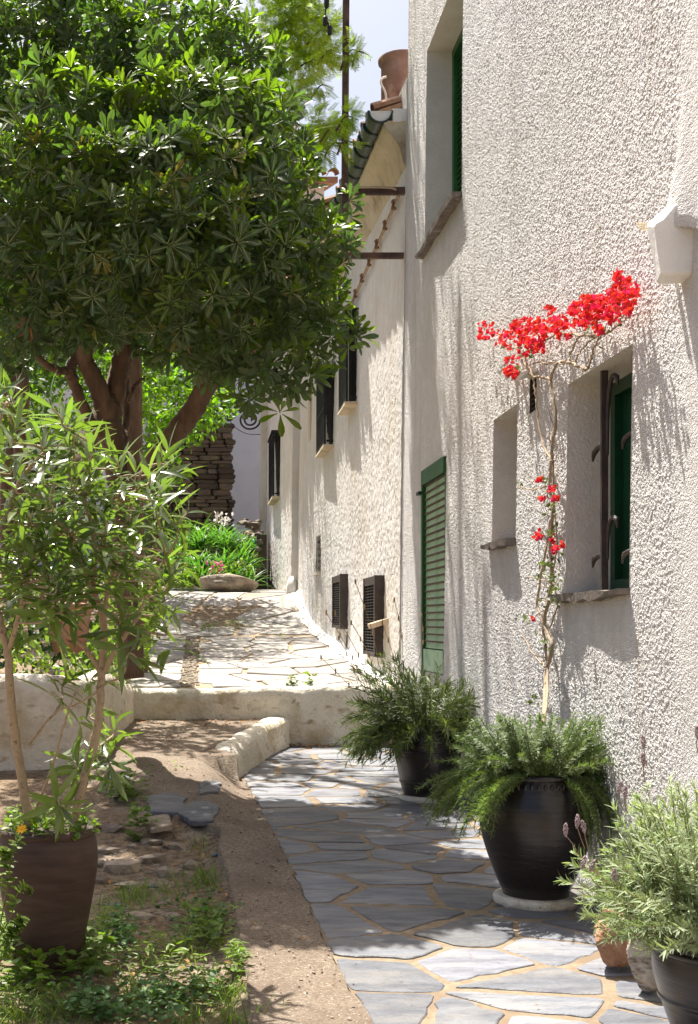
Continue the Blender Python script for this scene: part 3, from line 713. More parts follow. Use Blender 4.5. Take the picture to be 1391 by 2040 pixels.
def roof(y0, y1, xf, ov, ze, parent, depth=3.2, slope=.32, rows=4):
    x0 = float(xf((y0+y1)/2, 6.5))
    V = []
    for y in (y0, y1):
        xa = float(xf(y, 6.5)); V += [(xa-ov+.06, y, ze), (xa+depth, y, ze+slope*(depth+ov)), (xa-ov+.06, y, ze-.05), (xa+depth, y, ze-.05+slope*(depth+ov))]
    put('roof', V, [(0,1,5,4), (2,6,7,3), (0,4,6,2), (1,3,7,5), (0,2,3,1), (4,5,7,6)], M['terracotta'], parent)
    th = -math.atan(slope); y = y0+.11
    while y < y1-.05:
        for r in range(rows):
            xa = float(xf(y, 6.5))-ov+.38*r*math.cos(th); R = Matrix.Rotation(th+RNG.normal(0, .015), 3, 'Y')
            inst('roof_tile', TM, parent, (xa+RNG.normal(0, .012), y+RNG.normal(0, .006), ze+.015+.38*r*slope+.012*r), R)
            if r == 0:
                inst('roof_tile', TM2, parent, (xa+.01+RNG.normal(0, .012), y+.12, ze+.055), Matrix.Rotation(math.pi, 3, 'X') @ Matrix.Rotation(-th, 3, 'Y'))
        y += .24
roof(12.42, 15.2, x2, .30, 6.76, house2)
roof(15.25, 21.7, x2, .56, 6.72, house2, rows=2)
sweep([(.02, 6.2), (-.1, 6.45), (-.42, 6.62), (-.42, 6.66), (.1, 6.66)], 15.22, 21.8, 30, x2, 'cornice', M['cove'], house2, wob=.003)
# chimney pot of the second house
ch = bpy.data.objects.new('chimney', None); cpos = P(797, 205, 13.2); _reg(ch, house2, cpos)
MB().lathe([(.2, -.5), (.2, .38), (.21, .41), (.23, .425), (.235, .465), (.21, .48)], cpos, 36).put('chimney_pot', mat('weathered_clay_pipe', (.22,.14,.115), (.31,.215,.185), 6, .85, .4, 30, c3=(.5,.4,.36), s3=3, t3=(.5,.7)), ch, True)
MB().tube(spline([P(770, 205, 13), P(768, 185, 13), P(759, 165, 13), P(762, 156, 13), P(770, 153, 13)], 6), .012, 6).put('wire_loop', M['white'], ch, True)

# third house with quoin strip, farther up
house3 = thing('house', 'far white house with barred window past the path crest', 'house', (1.6, 25, 2.2))
def x3(Y, Z): return 1.595-.028*(np.asarray(Y)-21.8)+.012*(np.asarray(Z)-1.6)+.02*(fbm(np.asarray(Y)*.6, np.asarray(Z)*.5, 27, 2)-.375)
def amp3(Yg, Zg):
    d, hv = worley(Yg/.06, Zg/.09, 35); return np.where(Yg < 21.795, -.3, .011*np.clip(1-d*d*1.5, 0, 1)*hv*(.3+.7*ss(4.4, 3.4, Zg))+.012*fbm(Yg*3, Zg*3, 46))
V, F = rough_wall(lines((21.79, 21.8, 1), (21.8, 27.4, 170)), np.arange(1.6, 7.7, .03), x3, [], amp3); put('plaster_wall', V, F, M['plaster'], house3)
m_ = MB(); m_.hexa([(float(x3(y, z))+(.002 if s == 0 else 4), y, z) for s in (0, 1) for y in (21.8, 27.5) for z in (1.4, 7.65)])
m_.put('wall_body', M['plaster'], house3)
MB().hexa([(float(x3(27.5, z))+s, y, z) for s in (-.14, .4) for y in (27.42, 28.1) for z in (1.5, 7.7)]).put('corner_pier', M['plaster'], house3)
v, f = rock_mesh(.12, .14, .3, 5, 2); put('corner_stone', v+np.array((1.6, 21.78, 2.1)), f, M['plaster'], house3, True)
roof(21.9, 28.3, x3, .7, 7.6, house3, rows=2)
yc3 = lambda px: (1.595+.028*21.8+.13)/((px-CX)/F_+.028)
ya = 24.15; yb = 25.6; caged(house3, x3, ya, yb, EYE+(CY-988)/F_*ya, EYE+(CY-862)/F_*ya, True)
# scrolled iron bracket on its corner
ib = thing('lamp_bracket', 'scrolled black iron bracket on the corner of the far house', 'bracket', P(520, 823, 27.4))
MB().tube([P(521, 820, 27.4), P(436, 815, 27.4)], .022, 6).put('arm', M['iron'], ib)
t = np.linspace(0, 4.2*math.pi, 60); r = np.linspace(26, 5, 60); c = [P(497+rr*math.cos(a)*.85, 836+rr*math.sin(a)*.8*1.0, 27.4) for a, rr in zip(t, r)]
MB().tube(c, .022, 5).put('scroll', M['iron'], ib, True)
c = [P(456+rr*math.cos(a)*.5, 832+rr*math.sin(a)*.45, 27.4) for a, rr in zip(t, r*.6)]; MB().tube(c, .018, 5).put('scroll', M['iron'], ib, True)
MB().tube(spline([P(452, 832, 27.4), P(470, 852, 27.4), P(492, 864, 27.4), P(519, 866, 27.5)], 6), .008, 4).put('wire', M['black'], ib)

# far white house behind and its roof
house4 = thing('house', 'white facade closing the lane behind the dry stone wall', 'house', (1, 34, 2.8))
MB().hexa([(x, y, z) for x in (-6, 3.1) for y in (31, 38) for z in (1.5, 12.6)]).put('wall', M['bluewhite'], house4)
V = [(-6.3, 30.6, 12.5), (3.4, 30.6, 12.5), (-6.3, 38, 14.6), (3.4, 38, 14.6)]; V += [(a, b, c+.15) for a, b, c in V]
put('roof', V, [(0,1,3,2), (4,6,7,5), (0,4,5,1), (1,5,7,3), (2,3,7,6), (0,2,6,4)], M['terracotta'], house4)
for k in range(30): inst('roof_tile', TM, house4, (-6.0+.32*k, 30.5, 12.68), Matrix.Rotation(math.pi/2, 3, 'Z') @ Matrix.Rotation(-.28, 3, 'Y'), 1.5)

# dry stone wall
def stonewall(name, label, x0, x1_, Yf, zb, ztop, th, hrow, wlo, whi, group=None, m='brownstone'):
    o = thing(name, label, 'stone wall', ((x0+x1_)/2, Yf, zb))
    MB().box(((x0+x1_)/2, Yf+th/2+.05, (zb+ztop)/2), (x1_-x0-.12, th-.1, ztop-zb-.06)).put('core', M['joint'], o)
    meshes = []
    for k in range(10):
        v, f = rock_mesh(.5, .5, .5, 60+k, 2, .12); v = np.sign(v)*np.minimum(np.abs(v/.5)**.36, 1.02)*.5+RNG.normal(0, .018, v.shape); meshes.append(npmesh(v, np.array(f), M[m]))
    z = zb; n = 0
    while z < ztop:
        h = hrow*RNG.uniform(.6, 1.5); x = x0+RNG.uniform(-.1, .05)
        while x < x1_-.05:
            ww = min(RNG.uniform(wlo, whi), x1_-x+RNG.uniform(0, .08)); 
            inst('stone', meshes[n % 10], o, (x+ww/2, Yf+.08+RNG.normal(0, .018), z+h/2), Matrix.Rotation(RNG.normal(0, .03), 3, 'Y'), (ww*1.02, .32, h*.98)); x += ww; n += 1
        z += h*.93
    return o
stonewall('dry_stone_wall', 'dry stone wall of brown schist behind the green bed', -1.25, .72, 28.2, 2.2, 6.05, .6, .105, .22, .62)
rw = thing('rubble_wall', 'low broken rubble wall between the bed and the far house', 'stone wall', (1.2, 25.5, 2.2))
for k in range(150):
    y = RNG.uniform(24.6, 26.8); t = (y-24.6)/2.2; hgt = 1.0+.75*t
    v, f = rock_mesh(RNG.uniform(.08, .17), RNG.uniform(.08, .2), RNG.uniform(.05, .1), 200+k, 1); 
    put('stone', v+np.array((.90+.34*RNG.random(), y, 2.2+hgt*RNG.random())), f, M['brownstone'], rw)
MB().box((1.22, 25.7, 2.75), (.2, 2.1, 1.2)).put('core', M['joint'], rw)

# riser wall across the lane, kerb and left retaining wall
def lumpy(V, amp, sc, seed=0):
    V = np.array(V, float); return V+np.stack([fbm(V[:, 1]*sc+V[:, 2]*sc, V[:, 0]*sc, seed+k)-.45 for k in range(3)], 1)*amp*2
rs = tag(bpy.data.objects.new('riser_wall', None), 'low limewashed wall holding up the upper path', 'wall'); _reg(rs, None, (.6, 12.2, .4))
n = 140; m2 = 26; V = []; xx = np.linspace(-.76, 2.0, n)
for x in xx:
    top = .955+.012*math.sin(x*3)+.03*ss(.85, 1.2, x)-.02*ss(-.6, .2, x)*ss(.9, .3, x)
    for k in range(m2):
        t = k/(m2-1); 
        if t < .8: z = .3+(top-.3)*t/.8; y = 12.07-.02*(1-t)+.03*ss(.72, .8, t)
        else: z = top+.012*math.sin((t-.8)*12); y = 12.10+(t-.8)/.2*.16
        d = .05*(fbm(np.array(x*3), np.array(z*4), 51)-.45)+.02*(fbm(np.array(x*14), np.array(z*14), 55)-.45)
        d += .012*(fbm(np.array(x*38), np.array(z*38), 57)-.45); crack = abs(z-(.72+.10*math.sin(x*2.2+.5)+.05*math.sin(x*9)+.015*math.sin(x*31))); d += -.03*max(0, 1-crack/.012)*(0.1 < x < 1.0)
        V.append((x, y-d, z+(d*.3 if t > .7 else 0)))
i = np.arange(len(V)).reshape(n, m2)
put('wall_face', V, np.stack([i[:-1, :-1], i[1:, :-1], i[1:, 1:], i[:-1, 1:]], -1).reshape(-1, 4), M['limewash'], rs, True)
kb = tag(bpy.data.objects.new('kerb', None), 'short sloping white kerb beside the slates', 'kerb'); _reg(kb, None, (.5, 11, .4))
V = []; n = 40; pr = 14
for k in range(n):
    t = k/(n-1); y = 10.02+2.06*t; x = .18+.57*t-.06*math.sin(t*math.pi)*.4; zb_ = float(zr(y))-.05; zt_ = float(zr(y))+.24+.035*t-.03*(1-ss(0, .08, t))
    hw = .10
    for j in range(pr):
        a = j/(pr-1)
        if a < .35: p = (-hw, zb_+(zt_-zb_)*a/.35)
        elif a < .65: p = (-hw+2*hw*(a-.35)/.3, zt_+.02*math.sin((a-.35)/.3*math.pi))
        else: p = (hw+.03*(a-.65)/.35, zt_+(zb_-zt_)*(a-.65)/.35)
        V.append((x+p[0], y-.2*p[0], p[1]))
V = lumpy(V, .022, 4, 3); V = lumpy(V, .012, 17, 8); V = lumpy(V, .006, 38, 18); i = np.arange(len(V)).reshape(n, pr)
put('kerb_body', V, [tuple(q) for q in np.stack([i[:-1, :-1], i[:-1, 1:], i[1:, 1:], i[1:, :-1]], -1).reshape(-1, 4)]+[tuple(range(pr))[::-1]], M['limewash'], kb, True)
lw = tag(bpy.data.objects.new('retaining_wall', None), 'white retaining wall round the raised bed behind the oleander', 'wall'); _reg(lw, None, (-.9, 10, .4))
pth = spline([(-.70, 12.15, .97), (-.76, 11.2, 1.06), (-.83, 10.4, 1.18), (-.93, 9.62, 1.18), (-1.6, 9.42, 1.19), (-3.2, 9.1, 1.2), (-5, 8.8, 1.2)], 16); V = []; pr = 16
for k, p in enumerate(pth):
    tg = unit(np.gradient(pth, axis=0)[k]*np.array((1, 1, 0))); nr = np.array((tg[1], -tg[0], 0)); nr = -nr if nr @ np.array((.6, -.8, 0)) < 0 else nr
    for j in range(pr):
        a = j/(pr-1)
        if a < .5: q = nr*(.07-.03*a)+np.array((0, 0, -1.0+a*2.0)) 
        elif a < .7: q = nr*(.055-.25*(a-.5)/.2*.8)+np.array((0, 0, .0+.01*math.sin((a-.5)*15)))
        else: q = nr*(-.145)+np.array((0, 0, -(a-.7)/.3*.5))
        V.append(p+q)
V = lumpy(V, .03, 4, 30); V = lumpy(V, .01, 15, 8); i = np.arange(len(V)).reshape(len(pth), pr)
put('wall_face', V, np.stack([i[:-1, :-1], i[:-1, 1:], i[1:, 1:], i[1:, :-1]], -1).reshape(-1, 4), M['limewash'], lw, True)

# steel pole on two brackets, cable on the wall, hanging connector
pl = thing('utility_pole', 'dark square steel pole on two brackets beside the eave', 'pole', P(686, 515, 12.3))
a, b = P(686, 516, 12.3), P(692, -330, 12.3); MB().hexa([p+np.array((dx, dy, 0)) for dx in (-.031, .031) for dy in (-.03, .03) for p in (a, b)]).put('pole_shaft', M['rust'], pl)
for y_, th in ((380, .07), (509, .055)):
    q = P(690, y_, 12.25)[2]; MB().box((1.735, 12.262, q), (.64, .05, th)).put('bracket', M['rust'], pl)
MB().tube(spline([P(688, 366, 12.2), P(700, 373, 12.2), P(735, 373, 12.2), P(775, 374, 12.2), P(790, 378, 12.2)], 5), .012, 5).put('conduit', M['rope'], pl, True)
wc = thing('wall_cable', 'pair of old cables pinned along the wall below the bracket', 'cable', P(784, 395, 12.5))
ca = [np.array((float(x2(y, z))-.045, y, z)) for y, z in zip(np.linspace(12.35, 15.6, 14), np.linspace(5.86, 5.55, 14))]
for off in (0, .05):
    c = [p+np.array((0, 0, off)) for p in ca]; MB().tube(c, .010, 5).put('cable_run', M['rope'], wc)
for p in ca[1::2]: MB().lathe([(.012, -.03), (.03, -.02), (.02, .03), (.03, .06), (.014, .08)], p+np.array((-.01, 0, 0)), 8).put('insulator', M['insul'], wc, True)
hc = thing('cable_connector', 'black cable end hanging against the bright sky by the pole', 'cable', P(652, -40, 11.8))
MB().tube(spline([P(650, -60, 11.8), P(651, 0, 11.8), P(648, 32, 11.8), P(655, 50, 11.8), P(657, 66, 11.8)], 6), .008, 5).put('cable_end', M['black'], hc, True)
for (x, y) in ((651, 6), (648, 42), (657, 60)): MB().lathe([(.008, -.05), (.022, -.04), (.026, .03), (.01, .05)], P(x, y, 11.8), 8).put('clamp', M['black'], hc, True)
# pale timber post with a cap board, standing beside the near vent
wp = thing('wooden_post', 'pale wooden post with slanted cap board below the nearer vent', 'post', P(772, 1330, 13.0))
MB().hexa([P(x, y, yy) for x in (767, 779) for yy in (12.95, 13.08) for y in (1395, 1240)]).put('upright', M['wood'], wp)
R = Matrix.Rotation(-.32, 3, 'Y'); MB().box(P(760, 1240, 12.9), (.26, .24, .05), R).put('cap_board', M['wood'], wp)
# ------------------------------------------------------------------ pots
def zpav(Y): return float(zr(Y))+.006
def pot(name, label, c, H, prof, m, group=None, ring=None, bead=False, rings=()):
    o = thing(name, label, 'flower pot', c, group)
    pr = [(r*H, z*H) for r, z in prof]
    pts = spline([(r, z, 0) for r, z in pr], 5)[:, :2]; prof2 = [tuple(p) for p in pts]
    def rad(z): return np.interp(z, [p[1] for p in prof2], [p[0] for p in prof2])
    body = MB().lathe(prof2, c, 56).put('pot_body', m, o, True)
    R = rad(H)
    MB().lathe([(R-.004, H-.035), (R+.012, H-.033), (R+.02, H-.014), (R+.016, H+.003), (R-.006, H+.006), (R-.03, H-.005), (R-.035, H-.05)], c, 56, False).put('rim', m, o, True)
    for zz in rings:
        rr = rad(zz*H); MB().lathe([(rr-.003, zz*H-.012), (rr+.006, zz*H-.005), (rr+.006, zz*H+.005), (rr-.003, zz*H+.012)], c, 56, False).put('ridge', m, o, True)
    if bead:
        b = MB()
        for k in range(46):
            a = 2*math.pi*k/46; zz = H*.915; rr = rad(zz); v, f = rock_mesh(.008, .011, .024, k, 1, .1); Rz = np.array(Matrix.Rotation(a, 3, 'Z')); b.add(v @ Rz.T+c+np.array((rr*math.cos(a), rr*math.sin(a), zz)), f)
        b.put('thumbed_band', m, o, True)
    MB().lathe([(R-.03, H-.07), (.01, H-.05)], c, 40).put('potting_soil', M['soil'], o)
    return o
def plinth(label, c, r, h):
    o = tag(MB().lathe([(r*1.0, -.02), (r*1.01, h*.6), (r*.97, h*.95), (r*.9, h), (r*.5, h*1.02)], c, 44).put('plinth', M['limewash'], None, True, loc=c), label, 'plinth', 'round white plinths under the pots')
    return o
PR = [(.315, 0), (.325, .03), (.42, .22), (.51, .45), (.545, .63), (.53, .78), (.46, .91), (.40, 1.0)]
p3 = np.array((1.655, 6.1, zpav(6.1)+.035)); pot('flower_pot', 'big dark glazed urn of trailing rosemary at the foot of the red climber', p3, .60, [(r*.84, z) for r, z in PR], M['glaze'], 'dark glazed pots along the house', bead=True)
plinth('round white plinth under the rosemary urn', p3-np.array((0, 0, .035)), .205, .035)
p2 = np.array((1.665, 9.05, zpav(9.05)+.03)); pot('flower_pot', 'dark glazed pot of narrow-leaved shrub under the green shutter', p2, .50, [(.36, 0), (.37, .05), (.43, .3), (.475, .55), (.485, .75), (.47, .9), (.45, 1.0)], M['glaze'], 'dark glazed pots along the house', rings=(.2, .66, .9))
plinth('round white plinth under the shrub pot by the shutter', p2-np.array((0, 0, .03)), .215, .03)
p1 = np.array((1.75, 4.12, zpav(4.12)+.0)); pot('flower_pot', 'dark glazed pot of grey lavender cut by the picture corner', p1, .40, [(.36, 0), (.41, .12), (.52, .45), (.575, .66), (.575, .8), (.55, .93), (.53, 1.0)], M['glaze'], 'dark glazed pots along the house', rings=(.45, .86))
p0 = np.array((-.645, 5.2, float(zl(np.array(-.645), np.array(5.2)))-.02)); pot('flower_pot', 'matte brown clay pot holding the oleander', p0, .56, [(.235, 0), (.25, .04), (.305, .3), (.36, .6), (.378, .78), (.365, .92), (.33, 1.0)], M['matteclay'])

# ------------------------------------------------------------------ leaves and twigs of the pot plants
def needles_on(path, n, tpl, lo=35, hi=75, sc=(.7, 1.15), t0=.05, twist=0):
    T = np.gradient(path, axis=0); t = np.sort(RNG.uniform(t0, 1, n))*(len(path)-1); i = np.minimum(t.astype(int), len(path)-2); f = (t-i)[:, None]
    p = path[i]*(1-f)+path[i+1]*f; d = T[i]; d = d/np.linalg.norm(d, axis=1, keepdims=True)
    r = np.cross(d, rdirs(n)); r /= np.linalg.norm(r, axis=1, keepdims=True); a = np.radians(RNG.uniform(lo, hi, n))[:, None]
    q = d*np.cos(a)+r*np.sin(a); up = d*np.sin(a)-r*np.cos(a)
    return scatter(tpl, p, basis(q, up), RNG.uniform(*sc, n))
def stem_path(p, d, L, n=9, droop=.5, wob=.15):
    pts = [np.array(p)]; d = unit(d)
    for k in range(n):
        d = unit(d+np.array((0, 0, -droop/n))+RNG.normal(0, wob/n**.5*.5, 3)); pts.append(pts[-1]+d*L/n)
    return np.array(pts)
def shrub(name, label, base, stems, nl, tpl, m, sm, cat='shrub', sw=.003, lo=35, hi=75, t0=.1, partname='foliage', loc=None, vis=()):
    o = thing(name, label, cat, base if loc is None else loc); lv = []; st = MB()
    for s in stems:
        L = np.linalg.norm(np.diff(s, axis=0), axis=1).sum(); lv.append(needles_on(s, max(4, int(nl*L)), tpl, lo, hi, t0=t0)); st.tube(s, [sw, sw*.4], 4, False)
    V, F = join(lv); tag(put(partname, V, F, m, o), kind='stuff'); tag(st.put('stems', sm, o), kind='stuff'); return o
NP = [.5, .9, .8, .1]
nd = leaf_tpl(.030, .0042, [.8, 1, .3], .1, .2)
top3 = p3+np.array((0, 0, .58)); stems = []
for k in range(330):
    a = RNG.uniform(0, 2*math.pi); r = .19*math.sqrt(RNG.random()); side = RNG.random() < .45
    p = top3+np.array((r*math.cos(a), r*math.sin(a), 0))
    d = np.array((math.cos(a)*.9, math.sin(a)*.9, RNG.uniform(.3, 1.3) if not side else RNG.uniform(.05, .6)))
    if math.sin(a) < -.3: d = d*np.array((1, .55, 1))+np.array((0, 0, .45))
    L = RNG.uniform(.14, .30) if math.cos(a) > .2 else RNG.uniform(.16, .36)
    stems.append(stem_path(p, d, L, 8, RNG.uniform(.3, 1.3) if side else RNG.uniform(.1, .7)))
for k in range(90):
    a = RNG.uniform(0, 2*math.pi); r = .17*math.sqrt(RNG.random()); stems.append(stem_path(top3+np.array((r*math.cos(a), r*math.sin(a), 0)), (math.cos(a)*.45, math.sin(a)*.45, 1), RNG.uniform(.2, .36), 8, RNG.uniform(.1, .6)))
for k in range(58):      # long trailing sprays on the street side
    a = RNG.uniform(2.3, 4.3); p = top3+np.array((math.cos(a)*.18, math.sin(a)*.18, 0)); stems.append(stem_path(p, (math.cos(a)*1.0-.25, math.sin(a)*.7, RNG.uniform(.1, .7)), RNG.uniform(.3, .46), 9, RNG.uniform(1.0, 2.4)))
for k in range(34):
    a = RNG.uniform(-1.1, .5); p = top3+np.array((math.cos(a)*.18, math.sin(a)*.18, 0)); stems.append(stem_path(p, (math.cos(a)*.5, math.sin(a)*.8, .2), RNG.uniform(.25, .42), 9, RNG.uniform(2.2, 3.4)))
shrub('rosemary', 'trailing green rosemary spilling over the big dark urn', top3, stems, 420, nd, M['rosemary'], M['stemgreen'], sw=.0028)
# narrow-leaved shrub
nl_ = leaf_tpl(.075, .0085, [.5, 1, .8, .1], .12, .3)
top2 = p2+np.array((0, 0, .47)); stems = []
for k in range(240):
    a = RNG.uniform(0, 2*math.pi); r = .18*math.sqrt(RNG.random()); p = top2+np.array((r*math.cos(a), r*math.sin(a), 0)); q = RNG.random()
    d = np.array((math.cos(a)*(.45+.6*q), math.sin(a)*(.35+.5*q), 1.15-q)); L = RNG.uniform(.28, .56)
    if math.cos(a) < -.3 : L *= 1.12
    if math.cos(a) > .3: L *= .8
    stems.append(stem_path(p, d, L, 8, RNG.uniform(.2, .8)+.7*q))
for k in range(40):
    a = RNG.uniform(2.4, 4.2); p = top2+np.array((math.cos(a)*.17, math.sin(a)*.17, 0)); stems.append(stem_path(p, (math.cos(a)*.9, math.sin(a)*.6, .3), RNG.uniform(.3, .5), 8, RNG.uniform(1.2, 2.2)))
nb = shrub('narrow_leaved_shrub', 'loose dark green shrub with narrow leaves in the pot under the shutter', top2, stems, 105, nl_, M['willowy'], M['stemgreen'], sw=.003, lo=25, hi=65)
sd = MB(); hd = []
for (bx, by, tx, ty) in ((740,1400,650,1220),(745,1390,668,1222),(755,1370,700,1240),(735,1420,640,1310),(760,1360,708,1158),(800,1340,786,1195),(830,1330,840,1228),(720,1400,675,1270),(790,1380,762,1240)):
    c = spline([P(bx, by, 8.9), P((bx+tx)/2+8, (by+ty)/2, 8.85), P(tx, ty, 8.8)], 6); sd.tube(c, .0022, 4, False)
    for q in (c[-1], c[-4], c[-7]): v, f = rock_mesh(.008, .008, .026, int(tx), 1, .2); hd.append((v+q, np.array(f)))
sd.put('seed_stalk', M['straw'], nb); V, F = join(hd); tag(put('seed_heads', V, F, M['straw'], nb), kind='stuff')
# lavender
lt = leaf_tpl(.042, .0062, [.6, 1, .8, .2], .1, .25); top1 = p1+np.array((0, 0, .38)); stems = []
for k in range(520):
    a = RNG.uniform(0, 2*math.pi); r = .2*math.sqrt(RNG.random()); p = top1+np.array((r*math.cos(a), r*math.sin(a), 0)); q = RNG.random()**.8
    d = np.array((math.cos(a)*(.2+.75*q), math.sin(a)*(.2+.75*q), 1.25-.85*q)); stems.append(stem_path(p, d, RNG.uniform(.27, .57)*(1-.38*q), 8, .1+.45*q))
lav = shrub('lavender', 'silvery green lavender bush with a few faded flower spikes', top1, stems, 190, lt, M['lavender'], M['twig'], sw=.0028, lo=25, hi=60, t0=.25)
first = None
for (x, y, bx, by) in ((1127,1655,1160,1710),(1150,1638,1165,1690),(1165,1648,1172,1690),(1160,1720,1190,1740),(1176,1725,1200,1745),(1225,1745,1240,1765),(1232,1570,1240,1610),(1245,1580,1250,1620),(1283,1515,1285,1560),(1390,1460,1390,1500),(1283,1480,1290,1530)):
    Yd = 3.92; c = spline([P(bx, by, Yd+.05), P((x+bx)/2-2, (y+by)/2, Yd), P(x, y+8, Yd)], 5); MB().tube(c, .0016, 4, False).put('flower_stalk', M['twig'], lav)
    v = []; fl = []
    for j in range(22): a = j*2.4; zz = j*.0018; vv, ff = rock_mesh(.0035, .0035, .005, j, 1, .2); fl.append((vv+np.array((.006*math.cos(a)*math.sin(.3+j/22*2.6), .006*math.sin(a)*math.sin(.3+j/22*2.6), zz)), np.array(ff)))
    if first is None: V, F = join(fl); first = put('flower_spike', V+P(x, y+10, Yd), F, M['lavflower'], lav, loc=P(x, y+10, Yd))
    else: o = first.copy(); _reg(o, lav, P(x, y+10, Yd)); o.rotation_euler = (RNG.normal(0, .2), RNG.normal(0, .2), RNG.uniform(0, 6))

# ------------------------------------------------------------------ bougainvillea
bo = thing('bougainvillea', 'thin red-flowered climber trained up the wall from the urn', 'climbing plant', p3+np.array((0, 0, .56)))
def W(px, py, off=.06):
    X = 1.975-off; Y = X*F_/(px-CX); z = EYE-(py-CY)/F_*Y; return np.array((X+.012*(z-1.6), Y, z))
def stemw(pts, r, offs=None, name='stem'):
    c = spline([W(x, y, o) for (x, y), o in zip(pts, offs or [.06]*len(pts))], 7); c = c+RNG.normal(0, .003, c.shape); return MB().tube(c, r, 6).put(name, M['palebark'], bo, True)
B0 = [P(1078, 1570, 6.12), P(1084, 1450, 6.3)]
def stemb(pts, r): 
    c = spline(B0+[W(x, y) for x, y in pts], 8); return MB().tube(c+RNG.normal(0, .002, c.shape), r, 7).put('stem', M['palebark'], bo, True)
stemb([(1089,1350),(1100,1290),(1085,1240),(1098,1170),(1095,1100),(1098,1020),(1092,960),(1098,880),(1102,830),(1093,770),(1092,752)], [.012,.010,.009,.008])
stemb([(1092,1340),(1080,1240),(1070,1200),(1080,1130),(1092,1060),(1100,1010),(1100,960),(1096,900)], [.008,.006])
stemw([(1098,920),(1080,890),(1068,840),(1062,790),(1054,745),(1040,715),(1030,690)], [.007,.005])
stemw([(1092,756),(1075,752),(1055,748),(1038,725),(1028,700),(1020,685)], [.009,.007,.005])
stemw([(1092,756),(1098,735),(1110,722),(1135,724),(1160,735),(1170,720),(1178,690),(1190,670)], [.009,.007,.005])
stemw([(1135,724),(1130,705),(1145,675),(1160,665)], [.006,.004]); stemw([(1140,722),(1150,700),(1168,680),(1185,668)], [.005,.003])
stemw([(1060,690),(1090,672),(1110,665),(1150,668),(1190,668),(1215,655),(1235,625),(1238,600)], [.006,.006,.003], [.07]*8)
stemw([(1215,655),(1240,635),(1270,622)], [.004,.002]); stemw([(1055,725),(1068,722),(1100,723),(1130,724)], [.005,.004])
stemw([(1088,1330),(1070,1310),(1050,1280),(1040,1260)], [.005,.003]); stemw([(1095,1160),(1060,1150),(1045,1150)], [.004,.002]); stemw([(1095,965),(1060,975),(1028,968)], [.005,.003]); stemw([(1095,1250),(1110,1200),(1100,1150),(1108,1080),(1098,1000)], [.005,.004])
stemw([(1030,690),(1010,690),(985,668),(960,660)], [.004,.002]); stemw([(1050,745),(1030,745),(1015,735)], [.004,.003]); stemw([(1028,700),(1030,670),(1045,650)], [.004,.002])
bt = leaf_tpl(.036, .032, [.3, .95, 1, .7, .05], .22, .5)
FM = []
for s in range(6):
    random.seed(s); V, F = whorl_tpl(3+(s % 2), bt, 25, 60, jit=.3); FM.append(npmesh(V, F, M['bract']))
cl = [(x_, y_, r_, int(n_*1.5)+1) for x_, y_, r_, n_ in [(960,656,15,8),(954,672,9,3),(985,672,12,5),(1005,676,15,8),(1032,662,22,20),(1055,660,24,22),(1068,690,14,8),(1042,690,14,8),(1015,742,12,10),(1014,725,14,9),(1095,628,15,9),(1112,640,10,5),(1112,658,14,9),(1097,655,8,3),(1158,622,22,18),(1180,632,18,13),(1150,640,10,5),(1175,612,14,9),(1205,612,17,13),(1218,590,17,12),(1240,598,15,9),(1235,575,12,6),(1258,580,9,4),(1227,550,8,4),(1245,565,8,4),(1140,622,9,4),(1190,655,8,3),(1070,954,5,1),(1100,976,7,2),(1080,995,6,2),(1109,996,4,1),(1072,1066,6,2),(1099,1070,5,1),(1110,1087,6,2),(1103,1100,4,1),(1063,1228,4,1),(1125,660,10,3),(1215,625,14,8),(1190,600,10,5),(1160,605,8,4),(1240,620,10,4),(1075,650,10,6),(1020,660,12,7)]]
nf = 0; gl = []
for (x, y, r, n) in cl:
    for k in range(n):
        a = RNG.uniform(0, 6.3); q = r*math.sqrt(RNG.random())*1.25; p = W(x+q*math.cos(a), y+q*math.sin(a), RNG.uniform(.04, .13))
        R = rotz_to(np.array([[-.8, -.7, .2]])+RNG.normal(0, .6, (1, 3)), RNG.uniform(0, 6, 1))[0]
        inst('flower', FM[nf % 6], bo, p, R, RNG.uniform(.5, .95)); nf += 1
lf = leaf_tpl(.035, .022, [.2, .9, 1, .6, .05], .15, .3); ps = []
for (x, y, r, n) in [(1050,700,20,10),(1190,650,25,12),(1230,610,15,6),(1085,960,10,6),(1095,1010,12,8),(1098,1060,10,10),(1095,1120,14,12),(1100,1160,16,14),(1095,1190,16,10),(1075,1150,10,6),(1040,1235,12,5),(1065,1395,14,6),(1080,1280,14,6),(1150,655,12,5),(1030,745,10,5),(1000,690,12,5),(1035,965,10,4)]:
    for k in range(int(n*1.7)):
        p = W(x+RNG.normal(0, r*.6), y+RNG.normal(0, r*.6), RNG.uniform(.03, .1)); d = rdirs(1); ps.append(scatter(lf, p[None], basis(d, rdirs(1)), [RNG.uniform(.6, 1.1)]))
V, F = join(ps); tag(put('leaves', V, F, M['willowy'], bo), kind='stuff')
tq = MB()
for k in range(46):
    y = RNG.uniform(660, 1330); x = np.interp(y, [660, 750, 830, 960, 1100, 1240, 1330], [1090, 1080, 1100, 1093, 1095, 1086, 1089])+RNG.normal(0, 5)
    a = W(x, y, .05); d = np.array((RNG.normal(0, .4)-.3, RNG.normal(0, 1), RNG.normal(.3, .6))); tq.tube(stem_path(a, d, RNG.uniform(.04, .13), 5, .1, .4), [.0028, .0012], 4, False)
tag(tq.put('twigs', M['twig'], bo), kind='stuff')

